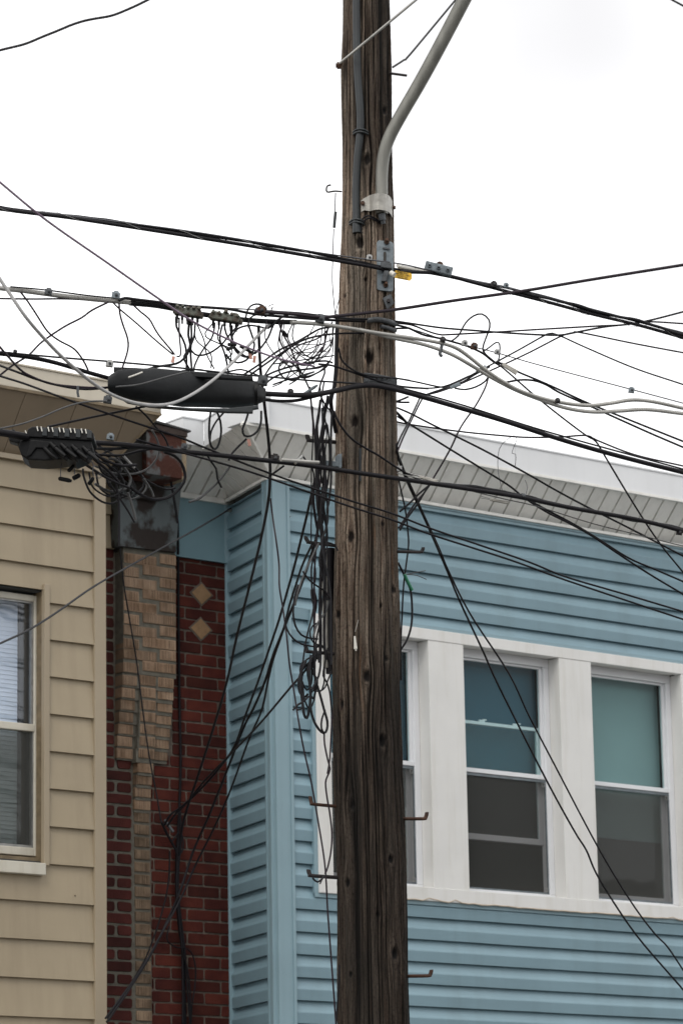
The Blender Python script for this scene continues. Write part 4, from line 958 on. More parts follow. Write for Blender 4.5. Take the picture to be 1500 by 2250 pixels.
W('heavy_cable', 'black', 7, [(580, 878), (610, 881), (650, 880), (690, 871), (735, 860)], 'black cable under the heaviest one between splice sleeve and pole', -.2, group=GT_)
W('heavy_cable', 'black', 9, [(0, 777), (60, 784), (110, 794), (150, 805), (200, 820), (250, 834)], 'heavy black cable entering the splice sleeve from the left edge', -.18, group=GT_)
W('messenger_wire', 'blackold', 3.6, [(0, 773), (60, 779), (150, 787), (239, 794), (330, 802), (430, 812), (520, 822), (600, 829), (680, 836), (760, 841), (800, 844), (868, 850), (1009, 888), (1210, 951), (1500, 1031)], 'strand carrying the big splice sleeve and heaviest cable', -.21, group=GT_)
W('drop_wire', 'blackold', 3.6, [(744, 765, -.1), (750, 790, -.03), (768, 808), (790, 820), (820, 827), (868, 831), (900, 836)], 'black wire curving down across the pole face above the strap', -.2, group=GRr)
W('drop_wire', 'black', 4, [(700, 800), (728, 803), (760, 813), (800, 827), (840, 840), (880, 849), (940, 854)], 'black wire slanting across the pole face onto the steel strap', -.19, group=GRr)
W('drop_wire', 'black', 4.2, [(733, 903), (745, 930), (770, 962), (800, 983), (830, 1000), (868, 1025), (900, 1044), (930, 1058)], 'black wire slanting down right across the pole below the knots', -.2, group=GRr)
# --- lower level
W('heavy_cable', 'black', 10, [(196, 972), (260, 976), (340, 984), (400, 992), (480, 1000), (560, 1009), (640, 1018), (700, 1026), (780, 1038), (870, 1051), (960, 1064), (1060, 1079), (1140, 1092), (1250, 1115), (1400, 1142), (1500, 1167)], 'lowest heavy black cable from the ribbed terminal past the pole to right', -.22, group=GT_)
W('heavy_cable', 'blackold', 8, [(960, 1062), (1020, 1069), (1070, 1074), (1140, 1088), (1200, 1103), (1320, 1128), (1420, 1147), (1500, 1163)], 'wrapped second strand on the lowest heavy cable in front of soffit', -.21, group=GT_, wob=1)
W('heavy_cable', 'black', 15, [(0, 950), (20, 953), (60, 960)], 'thick black cable entering the ribbed terminal from the left edge', -.2, group=GT_)
W('heavy_cable', 'blackold', 6, [(196, 985), (250, 986), (310, 983), (380, 992), (450, 997)], 'short black cable just under the lowest heavy cable beside the terminal', -.2, group=GL)
W('drop_wire', 'black', 4, [(0, 826, -.3), (60, 845, -.2), (149, 878), (280, 923), (392, 960), (456, 986), (598, 1042), (760, 1097), (860, 1128), (945, 1161), (1060, 1200), (1159, 1234), (1244, 1268), (1380, 1308), (1500, 1344)], 'upper of a pair of long wires sloping from left edge across blue siding', -.22, group=GD)
W('drop_wire', 'black', 4, [(300, 966), (410, 997), (500, 1022), (583, 1048), (760, 1110), (860, 1142), (945, 1174), (1116, 1229), (1223, 1268), (1308, 1297), (1500, 1361)], 'lower of a pair of long wires sloping across blue siding to right edge', -.23, group=GD)
W('drop_wire', 'black', 4, [(872, 896), (900, 908), (945, 931), (1010, 963), (1073, 995), (1159, 1042), (1220, 1077), (1287, 1113), (1329, 1134), (1400, 1170), (1500, 1222)], 'black wire sloping from the pole across fascia and soffit, uppermost of three', .05, group=GD)
W('drop_wire', 'black', 4, [(873, 915), (898, 931), (940, 957), (988, 987), (1050, 1025), (1116, 1066), (1150, 1093), (1200, 1125), (1250, 1150), (1300, 1178), (1350, 1212), (1420, 1258), (1500, 1306)], 'black wire sloping from the pole across the soffit, lowest of three', .08, group=GD)
W('drop_wire', 'black', 4, [(1148, 1092), (1200, 1120), (1260, 1152), (1310, 1182), (1380, 1226), (1440, 1252), (1500, 1278)], 'black wire splitting off by the soffit and crossing siding, middle of three', .08, group=GD)
W('drop_wire', 'greyc', 2.2, [(960, 1060), (1040, 1080), (1110, 1097), (1180, 1113), (1300, 1150), (1400, 1175), (1500, 1200)], 'thin grey wire sagging just under the lowest heavy cable', .0, group=GD)
W('drop_wire', 'black', 4.2, [(871, 975, 15.4), (876, 1010, 15.5), (896, 1063, 15.7), (930, 1135, 15.9), (962, 1208, 16.1), (985, 1262, 16.3), (1009, 1320, 16.4), (1060, 1430, 16.7), (1099, 1516, 16.9), (1201, 1717, 17.3), (1262, 1828, 17.5), (1287, 1868, 17.6), (1316, 1932, 17.7), (1395, 2052, 17.9), (1500, 2175, 18.1)], 'left of two wires falling across the middle window to bottom right', group=GD)
W('drop_wire', 'black', 3.8, [(871, 990, 15.45), (890, 1040, 15.6), (921, 1110, 15.8), (962, 1200, 16.1), (985, 1255, 16.2), (1033, 1350, 16.5), (1116, 1478, 16.9), (1160, 1570, 17.1), (1214, 1674, 17.3), (1312, 1860, 17.6), (1385, 1981, 17.8), (1436, 2050, 18), (1465, 2080, 18), (1500, 2132, 18.1)], 'right of two wires falling across the windows to bottom right', group=GD)
W('drop_wire', 'black', 4, [(878, 1124), (900, 1105), (920, 1085), (945, 1064)], 'short black wire crossing upward right of the pole over the soffit', .0, group=GL)
W('drop_wire', 'black', 4, [(878, 1165), (893, 1140), (915, 1110), (930, 1085), (943, 1066)], 'short steep black wire right of the pole below the soffit', .03, group=GL)
W('loose_cable', 'black', 3.2, [(872, 1040), (880, 1075), (890, 1120), (896, 1170), (897, 1200), (892, 1240), (886, 1290), (883, 1350), (880, 1420), (881, 1495)], 'long thin black cable hanging down beside the right flank of the pole', -.02, group=GL)
W('loose_cable', 'black', 4, [(874, 1236), (882, 1252), (893, 1275), (902, 1300), (905, 1340), (903, 1375), (894, 1405), (880, 1428)], 'bowed black cable with green sleeve right of the pole', -.03, group=GL)
W('cable_sleeve', 'green', 7.5, [(888, 1262, -.04), (896, 1280, -.04), (905, 1297, -.04)], 'small green plastic sleeve beside the right flank of the pole', -.04, cat_='sleeve')
W('wire_whisker', 'greyc', 1.6, [(892, 1262), (912, 1258), (934, 1254)], 'upper fine wire whisker at the green sleeve', -.04, cat_='wire'); W('wire_whisker', 'greyc', 1.6, [(892, 1262), (915, 1264), (936, 1273)], 'lower fine wire whisker at the green sleeve', -.04, cat_='wire')
W('cable_stub', 'blackold', 4, [(866, 884), (882, 878), (896, 872)], 'upper cut cable stub pointing right from the pole', -.05, group=GL); W('cable_stub', 'blackold', 4, [(866, 882), (880, 884), (898, 884)], 'lower cut cable stub pointing right from the pole', -.05, group=GL)
W('cable_stub', 'black', 6, [(864, 900), (880, 915), (893, 929)], 'thick short cable end at the right flank above the fascia', -.02, group=GL)
# fine curl of wire in front of the fascia
W('fine_wire', 'wire', 1.4, [(1128, 957, 16.6), (1110, 968, 16.6), (1097, 985, 16.6), (1093, 1010, 16.6), (1095, 1045, 16.6), (1105, 1085, 16.6)], 'fine curl of wire hanging in front of the white fascia', cat_='wire')
W('fine_wire', 'wire', 1.4, [(1128, 957, 16.6), (1135, 965, 16.6), (1128, 982, 16.6), (1124, 996, 16.6), (1132, 998, 16.6), (1132, 1015, 16.6), (1130, 1028, 16.6)], 'fine zigzag wire hanging in front of the white fascia', cat_='wire')
W('fine_wire', 'wire', 1.4, [(1153, 1055, 16.4), (1158, 1072, 16.4), (1152, 1092, 16.4)], 'fine wire end standing up from the lowest heavy cable', cat_='wire')
# --- left side, free wires
W('coaxial_cable', 'whitec', 5.6, [(0, 612, 12.65), (20, 642, 12.65), (60, 700, 12.67), (110, 757, 12.8), (150, 796, 13), (200, 838, 13.2), (240, 864, 13.4), (285, 882, 13.6), (330, 890, 13.9), (375, 887, 14.1), (420, 868, 14.3), (470, 834, 14.5), (510, 797, 14.7), (550, 755, 14.9), (580, 724, 15), (603, 704, 15.1)], 'pale cable hanging in a long curve in front of the splice sleeve', cat_='cable')
W('coaxial_cable', 'lilac', 3.8, [(0, 400, 12.2), (100, 482, 12.4), (240, 580, 12.8), (340, 650, 13.2), (420, 704, 13.6), (500, 745, 14), (560, 770, 14.4), (620, 790, 14.8), (690, 805, 15.2)], 'blurred grey wire running diagonally down from the left edge to the tangle', cat_='cable')
W('drop_wire', 'brownc', 3.4, [(0, 656), (70, 657), (154, 657), (238, 663)], 'thin dark wire level at the left edge under the silver cable', -.1, group=GD)
W('drop_wire', 'brownc', 3.4, [(46, 642), (60, 660), (80, 690), (105, 728), (130, 748), (165, 768), (188, 800), (196, 820)], 'wavy brown wire hanging left of the diagonal wire', -.14, group=GD)
W('drop_wire', 'brownc', 3.6, [(238, 664), (202, 682), (180, 698), (140, 719), (92, 752), (64, 780), (28, 803), (0, 825)], 'brown wire falling to the left edge below the silver cable', -.14, group=GD)
W('jumper_wire', 'brownc', 3.4, [(262, 666), (264, 690), (270, 712), (281, 745), (281, 770), (272, 800), (267, 815)], 'brown wire dropping in an S curve onto the splice sleeve', -.13, group=GJ)
W('jumper_wire', 'brownc', 3, [(248, 664), (262, 678), (300, 710), (345, 750), (380, 779)], 'straight brown wire from the silver cable to the left pink tag', -.12, group=GJ)
W('jumper_wire', 'brownc', 3.2, [(294, 671), (310, 685), (328, 700), (342, 725), (356, 745), (384, 780)], 'twisted brown wire from the black sleeve to the left pink tag', -.11, group=GJ, wob=.7)
W('drop_wire', 'brownc', 4, [(0, 762, -.25), (20, 785, -.2), (45, 812), (67, 826), (112, 843), (168, 850), (215, 852), (261, 850)], 'brown wire sagging over the beige fascia, upper of two', -.2, group=GD)
W('drop_wire', 'black', 4.2, [(0, 803, -.2), (40, 818), (80, 833), (130, 847), (185, 855), (239, 851), (265, 842)], 'black wire sagging over the beige fascia, lower of two', -.2, group=GD)
W('drop_wire', 'greyc', 3, [(255, 850), (300, 846), (336, 837), (375, 826), (412, 817)], 'thin grey wire lying across the face of the splice sleeve', -.42, group=GL)
W('drop_wire', 'greyc', 3, [(0, 942, -.3), (50, 931, -.3), (93, 916, -.28), (130, 900, -.26), (168, 887, -.24), (200, 882, -.22), (235, 881, -.2)], 'light grey wire rising in front of the brown soffit', -.2, group=GD)
W('drop_wire', 'black', 4, [(105, 938), (187, 920), (240, 909), (299, 897), (345, 888)], 'black wire rising from the ribbed terminal to the splice sleeve', -.15, group=GD)
W('drop_wire', 'blackold', 4.2, [(0, 1414, 14.3), (60, 1386, 14.9), (120, 1349, 15.6), (200, 1293, 16.4), (270, 1252, 17.1), (340, 1213, 17.8), (400, 1180, 18.3), (460, 1146, 18.9), (507, 1117, 19.45)], 'dark wire rising from the left edge over beige siding to the blue corner', group=GD)
W('drop_wire', 'black', 3.6, [(299, 893), (320, 912), (340, 935), (362, 962), (372, 985)], 'short black wire dropping from splice sleeve past the rusty box', .0, group=GL)
# jumpers below the taps (positions read off the photograph)
JT = [
 ('black', 4, [(387, 696), (388, 718), (398, 738), (407, 758), (410, 785), (410, 818)], 'leftmost black jumper falling straight from the left tap'),
 ('brownc', 3, [(394, 698), (394, 733), (397, 768), (396, 782), (389, 783)], 'short purple jumper ending at the left pink tag'),
 ('black', 4.5, [(416, 703), (414, 737), (418, 756), (412, 778), (396, 795), (378, 801), (340, 807), (300, 822), (275, 840)], 'thick black jumper curling left onto the splice sleeve'),
 ('black', 4, [(420, 703), (421, 740), (419, 776), (422, 816)], 'black jumper hanging straight under the middle of the left tap'),
 ('black', 3.6, [(429, 708), (427, 737), (421, 756), (409, 775), (404, 788), (415, 808), (421, 816)], 'black jumper under the right end of left tap, bowed'),
 ('black', 3.6, [(419, 768), (428, 778), (440, 781), (460, 776), (485, 759), (505, 735), (524, 714)], 'black jumper swinging in a wide bowl between the two taps'),
 ('black', 3.4, [(472, 709), (470, 728), (464, 745), (450, 763), (436, 785), (428, 803), (425, 816)], 'black jumper slanting left from the right tap'),
 ('black', 3.6, [(489, 713), (484, 733), (484, 750), (493, 775), (499, 800), (502, 822)], 'black jumper slanting right from the right tap'),
 ('black', 3.6, [(493, 713), (497, 733), (507, 750), (520, 768), (540, 783), (552, 780)], 'black jumper from the right tap to the red capped connector'),
 ('black', 3.6, [(506, 715), (509, 743), (514, 765), (527, 780), (545, 785), (558, 776), (568, 768)], 'outer black jumper bowl around the red capped connector'),
 ('blackold', 3.8, [(497, 778), (505, 790), (522, 797), (540, 792), (554, 776), (559, 757), (553, 735), (545, 712)], 'round loop hanging below the right tap'),
 ('black', 3.6, [(510, 740), (518, 726), (532, 718), (553, 715), (575, 719), (590, 721), (602, 710)], 'flat arch of cable right of the right tap'),
 ('black', 3.4, [(510, 715), (510, 740), (514, 755)], 'shortest straight jumper under the right tap'),
 ('black', 3.4, [(540, 698), (543, 685), (550, 673), (563, 668), (577, 671), (586, 680)], 'small arch of cable standing above the trunk cable'),
 ('black', 4, [(560, 777), (575, 762), (590, 740), (597, 722), (605, 708), (625, 694), (650, 688), (680, 694), (708, 702)], 'black cable swooping from the tangle up to the pole'),
 ('black', 3.8, [(536, 823), (575, 797), (612, 770), (650, 752), (680, 735), (702, 723), (728, 718)], 'upper straight black wire from the sleeve up to the pole'),
 ('black', 3.8, [(551, 823), (590, 795), (630, 768), (665, 748), (700, 738), (742, 733), (800, 731), (850, 723), (900, 721)], 'lower straight black wire from the sleeve up across the pole'),
 ('black', 3.6, [(576, 834), (595, 805), (620, 778), (650, 755), (668, 745)], 'steep black wire from the right end of the sleeve'),
 ('black', 3.8, [(572, 832), (605, 816), (648, 803), (684, 796), (715, 793), (730, 797)], 'shallow black arch right of the sleeve, upper'),
 ('black', 3.8, [(576, 850), (600, 830), (630, 818), (666, 812), (700, 808), (718, 800), (724, 794)], 'shallow black arch right of the sleeve, lower'),
 ('black', 3.4, [(626, 791), (615, 800), (613, 815), (622, 829), (641, 836), (656, 831), (658, 818), (648, 803), (632, 793)], 'small closed ring of cable between sleeve and pole'),
 ('brownc', 3.4, [(720, 722), (715, 745), (709, 768), (698, 787), (688, 797)], 'purple wire curving down just left of the pole'),
 ('brownc', 3.4, [(612, 708), (622, 735), (636, 760), (655, 805), (672, 838), (683, 862)], 'purple wire falling from the trunk cable to the pole bundle'),
 ('blackold', 3.2, [(585, 696), (568, 690), (548, 700), (546, 720)], 'tiny arc of cable under the bolted wire bundle'),
 ('black', 3.2, [(400, 815), (440, 812), (470, 820), (500, 817), (530, 812), (560, 822), (585, 832)], 'wavy wire lying on top of the splice sleeve'),
 ('black', 3.4, [(712, 803), (713, 820), (705, 840), (700, 860)], 'short wire dropping from the shallow arches left of pole'),
 ('black', 3.2, [(600, 845), (640, 832), (680, 826), (710, 812), (722, 800)], 'thin wire rising gently to the knot at the pole edge'),
 ('brownc', 3, [(730, 708), (715, 730), (695, 745), (660, 757), (640, 770)], 'thin purple wire fanning left from the pole edge'),
]
for i, (m_, w_, pts, lab) in enumerate(JT): W('jumper_wire', m_, w_, pts, lab, -.10 - .01 * (i % 5), group=GJ)
# strands nobody can tell apart, woven through the bundle and the tangle
R3 = random.Random(11)
for i in range(6):
    x = R3.uniform(688, 730); pts = [(x + R3.uniform(-4, 4), R3.uniform(845, 900))]; y = pts[0][1]; yend = R3.uniform(1150, 1460)
    while y < yend: y += R3.uniform(40, 85); x += R3.uniform(-11, 11); x = min(732, max(684 + max(0, (y - 1200) * .03), x)); pts.append((x, y))
    W('bundle_strand', R3.choice(('black', 'blackold', 'black', 'brownc')), R3.uniform(2.4, 3.4), pts, 'thin dark strand woven into the bundle hanging beside the pole', R3.uniform(-.12, .04), group='strands woven into the bundle beside the pole')
for i in range(4):
    x0, y0 = R3.uniform(664, 715), R3.uniform(1425, 1470); wv = R3.uniform(8, 20); hv = R3.uniform(40, 110); cx = x0 - R3.uniform(-5, 14)
    pts = [(x0, y0), (cx - wv * .8, y0 + hv * .3), (cx - wv * .6, y0 + hv * .75), (cx, y0 + hv), (cx + wv * .6, y0 + hv * .8), (cx + wv * .7, y0 + hv * .35), (x0 + 5, y0 - 5)]
    W('hanging_loop', R3.choice(('black', 'blackold')), R3.uniform(2.2, 3.2), pts, 'narrow hanging loop in the tangle under the third left step', R3.uniform(-.14, .0), group='hanging loops under the third left step')
for i in range(9):
    x0, y0 = R3.uniform(575, 640), R3.uniform(770, 860); x1, y1 = R3.uniform(690, 736), R3.uniform(705, 815); b_ = R3.uniform(-22, 26)
    W('tangle_strand', R3.choice(('black', 'blackold', 'brownc')), R3.uniform(1.9, 2.7), [(x0, y0), (x0 * .7 + x1 * .3, y0 * .7 + y1 * .3 + b_), (x0 * .35 + x1 * .65, y0 * .35 + y1 * .65 + b_ * .5), (x1, y1)], 'thin strand in the tangle between splice sleeve and pole', R3.uniform(-.2, .02), group='thin strands between splice sleeve and pole')
for i in range(4):
    x0 = R3.uniform(395, 530); y0 = 705 + (x0 - 395) * .08; x1 = x0 + R3.uniform(-30, 60); y1 = R3.uniform(775, 820); m2 = R3.uniform(-18, 18)
    W('tangle_strand', 'black', R3.uniform(2.4, 3.4), [(x0, y0), (x0 + m2, (y0 + y1) / 2 - 12), (x1 - m2, (y0 + y1) / 2 + 18), (x1, y1)], 'thin jumper strand hanging below the two taps', R3.uniform(-.18, -.05), group='thin jumper strands below the taps')
for i in range(6):
    x0 = R3.uniform(205, 260); y0 = R3.uniform(985, 1012); r = R3.uniform(24, 55)
    pts = [(x0, y0), (x0 + r * .9, y0 + r * .5), (x0 + r * 1.3, y0 + r * 1.2), (x0 + r * .7, y0 + r * 1.7), (x0 - r * .1, y0 + r * 1.3), (x0 - r * .3, y0 + r * .6)]
    W('hanging_loop', R3.choice(('black', 'greyc', 'blackold')), R3.uniform(3, 4.6), pts, 'loop of cable in the coil hanging between terminal and rusty box', R3.uniform(-.2, -.05), group='loops between the terminal and the rusty box')
for i in range(7):
    x0 = R3.uniform(585, 660); x1 = R3.uniform(690, 738); y0, y1 = R3.uniform(700, 720), R3.uniform(700, 760); yb = R3.uniform(770, 850)
    W('tangle_strand', R3.choice(('black', 'brownc')), R3.uniform(1.8, 2.6), [(x0, y0), (x0 - R3.uniform(0, 14), y0 * .5 + yb * .5), (x0 * .6 + x1 * .4, yb), (x1 - R3.uniform(0, 12), yb * .6 + y1 * .4), (x1, y1)], 'thin loop drooping from the trunk cable beside the pole', R3.uniform(-.2, .0), group='thin loops drooping from the trunk cable')
# long cable from the tangle down to the brick wall
W('service_cable', 'black', 5.6, [(568, 715, 15), (570, 770, 15.05), (573, 820, 15.1), (580, 880, 15.2), (588, 950, 15.3), (593, 1010, 15.4), (593, 1060, 15.6), (588, 1110, 15.8), (572, 1190, 16.2), (545, 1300, 16.8), (520, 1400, 17.2), (500, 1492, 17.6), (475, 1580, 18), (440, 1690, 18.4), (415, 1765, 18.7), (400, 1820, 18.85), (393, 1880, 18.95)], 'long black cable bending at the blue corner and falling to the brick', group=GD)
W('cable_stub', 'black', 4, [(594, 1045, 15.5), (608, 1035, 15.5), (624, 1023, 15.5)], 'short bent cable end at the blue corner below soffit', group=GL)
W('drop_wire', 'black', 5.5, [(713, 1000, 15.3), (711, 1060, 15.4), (703, 1115, 15.5), (697, 1170, 15.7), (682, 1225, 15.9), (660, 1290, 16.2), (640, 1340, 16.5), (622, 1385, 16.7), (600, 1440, 17), (583, 1495, 17.2), (560, 1550, 17.5), (535, 1600, 17.8), (500, 1690, 18.2), (460, 1790, 18.6), (425, 1870, 18.8), (395, 1960, 18.8), (365, 2030, 18.8), (330, 2100, 18.7), (290, 2165, 18.6), (235, 2246, 18.45)], 'upper of two long black wires falling left across the blue corner to the bottom', group=GD)
W('drop_wire', 'black', 5, [(690, 1060, 15.3), (675, 1128, 15.5), (660, 1190, 15.7), (645, 1250, 16), (628, 1310, 16.3), (612, 1365, 16.6), (590, 1430, 16.9), (566, 1500, 17.2), (540, 1570, 17.6), (515, 1640, 18), (480, 1690, 18.3), (440, 1735, 18.6), (400, 1772, 18.8), (375, 1790, 18.85), (362, 1812, 18.9)], 'middle long black wire falling left across the blue corner to the brick', group=GD)
W('drop_wire', 'black', 4.6, [(686, 1195, 15.5), (665, 1240, 15.8), (650, 1285, 16.1), (636, 1330, 16.4), (622, 1385, 16.7), (600, 1450, 17), (588, 1500, 17.2), (575, 1560, 17.5), (545, 1630, 17.9), (505, 1740, 18.3), (470, 1820, 18.6), (430, 1900, 18.8), (392, 1985, 18.8), (350, 2060, 18.7), (310, 2130, 18.6), (232, 2238, 18.4)], 'lower of two long black wires falling left across the blue corner to the bottom', group=GD)
W('drop_wire', 'black', 4.4, [(700, 1440, 15.4), (680, 1462, 15.6), (655, 1492, 15.9), (640, 1508, 16.2), (600, 1556, 16.8), (560, 1602, 17.4), (500, 1664, 18), (450, 1715, 18.5), (410, 1765, 18.8), (385, 1790, 18.85), (368, 1815, 18.9)], 'black wire running diagonally from the tangled loops down to the brick', group=GD)
W('drop_wire', 'brownc', 3.2, [(594, 1095, 15.8), (599, 1135, 15.8), (607, 1190, 15.7), (613, 1240, 15.7), (614, 1290, 15.6), (622, 1340, 15.6), (630, 1400, 15.5), (636, 1460, 15.5), (646, 1520, 15.5), (656, 1585, 15.4), (668, 1650, 15.4), (684, 1720, 15.4), (698, 1800, 15.4), (711, 1880, 15.35), (716, 1930, 15.3), (719, 1990, 15.3), (724, 2060, 15.3), (730, 2140, 15.3), (738, 2250, 15.3)], 'thin purple wire falling the full height left of the pole', group=GD)
W('drop_wire', 'black', 3.2, [(745, 2120, 15.3), (744, 2170, 15.3), (741, 2210, 15.3), (738, 2250, 15.3)], 'short thin wire hugging the pole at the bottom of the view', group=GRr)
# pole-side bundle
PB = [
 ('black', 9, [(741, 700, .0), (739, 760, .02), (738, 810, .0), (734, 850, .0), (727, 880, -.03), (731, 915, 0), (738, 950, .05)], 'thick black bundle hugging the left edge of the pole above the strap'),
 ('black', 3.4, [(740, 690), (742, 730), (738, 770)], 'thin wire beside the thick bundle at the pole edge'),
 ('black', 7.5, [(693, 960), (695, 1000), (696, 1060), (698, 1110), (704, 1150), (708, 1200), (705, 1260), (703, 1330), (704, 1400), (703, 1450)], 'thickest vertical cable in the bundle beside the pole'),
 ('black', 5, [(720, 870), (712, 920), (708, 960), (713, 1000), (714, 1050), (712, 1080), (705, 1120), (708, 1165), (712, 1200), (714, 1300), (712, 1400), (716, 1450)], 'vertical cable just right of the thickest one'),
 ('blackold', 4.4, [(729, 900), (727, 960), (727, 1020), (727, 1060), (722, 1105), (718, 1120), (720, 1140), (715, 1165), (707, 1190), (712, 1230), (725, 1300), (727, 1400), (728, 1460)], 'vertical cable nearest the pole with a small kink'),
 ('brownc', 4, [(680, 850), (683, 880), (686, 910), (690, 945), (693, 980), (699, 1030), (700, 1080), (701, 1130), (697, 1165)], 'purple cable at the left side of the bundle'),
 ('brownc', 3.4, [(712, 838), (705, 880), (700, 920), (695, 950), (700, 990), (706, 1020), (703, 1070)], 'wavy purple cable inside the bundle'),
 ('blackold', 4.2, [(728, 862), (715, 905), (704, 960), (700, 1005), (706, 1050), (715, 1085), (720, 1120), (716, 1160)], 'old black cable weaving through the bundle'),
 ('black', 3.6, [(703, 1000), (710, 960), (717, 930), (722, 960), (724, 1010), (720, 1060), (712, 1100), (709, 1150)], 'inverted U of cable above the lower clamp'),
 ('black', 3.4, [(700, 862), (715, 890), (728, 905), (735, 915)], 'short slanting wire above the topmost left step'),
 ('black', 3.2, [(664, 1000), (672, 1012), (684, 1025), (690, 1050), (686, 1090), (692, 1140), (700, 1180)], 'wire arcing from the soffit side into the bundle'),
 ('blackold', 3.4, [(706, 1195), (720, 1192), (735, 1198), (742, 1210)], 'short wire curling behind the second left step'),
 ('greyc', 4.2, [(700, 1195), (685, 1225), (668, 1262), (655, 1300), (648, 1330)], 'grey cable slanting left off the bundle'),
 ('black', 3.8, [(655, 1285), (648, 1310), (644, 1345), (649, 1375), (662, 1395), (680, 1402), (698, 1404)], 'upper bowl of cable hanging left of the bundle'),
 ('black', 3.4, [(626, 1362), (630, 1382), (643, 1402), (662, 1415), (690, 1421)], 'lower bowl of cable hanging left of the bundle'),
 ('black', 3.4, [(690, 1215), (684, 1250), (685, 1290), (686, 1315)], 'thin cable above the hanging black connector'),
 ('blackold', 3.4, [(690, 1330), (684, 1360), (676, 1390), (670, 1420), (666, 1450), (662, 1480)], 'grey-black cable below the hanging connector'),
 ('blackold', 3.2, [(700, 1368), (688, 1374), (681, 1388), (684, 1405), (694, 1415), (706, 1418)], 'small hoop of cable above the third left step'),
 ('greyc', 4, [(722, 1320), (715, 1345), (705, 1358), (695, 1375), (688, 1400)], 'pale cable bending across the white riser'),
 ('black', 3.6, [(665, 1255), (680, 1275), (700, 1290), (715, 1300), (728, 1320)], 'thin cable crossing the bundle at mid height'),
 ('black', 5, [(690, 1425), (705, 1418), (715, 1430), (722, 1450), (726, 1475)], 'black cable curling over the third left step'),
]
for i, (m_, w_, pts, lab) in enumerate(PB): W('bundled_cable', m_, w_ * .95, pts, lab, -.03 - .02 * (i % 5), group=GRr)
LP = [
 ('blackold', 4.4, [(698, 1445), (680, 1455), (664, 1472), (656, 1495), (658, 1520), (668, 1532), (676, 1525)], 'dark loop of cable furthest left under the third step'),
 ('blackold', 5, [(700, 1435), (684, 1450), (676, 1475), (680, 1500), (682, 1530), (679, 1560), (674, 1578), (668, 1570), (664, 1540), (660, 1505), (662, 1475), (672, 1452)], 'long narrow hanging loop below the third step'),
 ('blackold', 4.6, [(683, 1440), (680, 1480), (682, 1530), (683, 1560), (690, 1585), (700, 1602), (711, 1611), (718, 1603), (719, 1585), (712, 1560), (704, 1530), (695, 1500), (688, 1470)], 'longest teardrop loop hanging over the white casing'),
 ('black', 3.4, [(712, 1611), (706, 1600), (707, 1580), (714, 1560)], 'inner curl of the teardrop loop'),
 ('blackold', 4, [(704, 1440), (704, 1462), (700, 1485), (692, 1502), (684, 1515)], 'curved cable end in front of the white casing'),
 ('blackold', 4, [(690, 1440), (684, 1460), (688, 1480), (697, 1495), (693, 1520), (688, 1535), (683, 1528), (684, 1510)], 'small knot-like loop among the tangle'),
 ('black', 3.2, [(712, 1465), (710, 1485), (718, 1500), (724, 1520), (727, 1545), (731, 1580)], 'thin cable sliding behind the pole under the tangle'),
 ('black', 3, [(728, 1475), (720, 1495), (714, 1510), (704, 1518), (690, 1518)], 'thin curved cable low in the tangle'),
 ('blackold', 4, [(678, 1530), (666, 1542), (655, 1548), (644, 1560)], 'cut cable end sticking out left of the tangle'),
 ('black', 3, [(664, 1455), (662, 1490), (667, 1525), (663, 1555), (654, 1560)], 'thin wire hanging left in the tangle'),
 ('brownc', 3.2, [(712, 1611), (713, 1635), (720, 1670), (725, 1690), (719, 1706), (715, 1720), (718, 1750), (724, 1785), (729, 1830), (727, 1870), (720, 1905), (714, 1920)], 'purple wire falling from the teardrop loop over the white casing'),
 ('brownc', 3, [(730, 1560), (727, 1620), (724, 1670), (719, 1700)], 'thin purple wire joining from the pole edge'),
 ('blackold', 3.4, [(716, 1922), (706, 1932), (698, 1938), (690, 1933), (687, 1928)], 'curled wire tail under the fifth left step'),
 ('blackold', 2.6, [(712, 1925), (706, 1935), (703, 1942)], 'tiny wire tail under the fifth left step'),
]
for i, (m_, w_, pts, lab) in enumerate(LP): W('loose_cable', m_, w_, pts, lab, -.06 - .02 * (i % 5), group=GL)
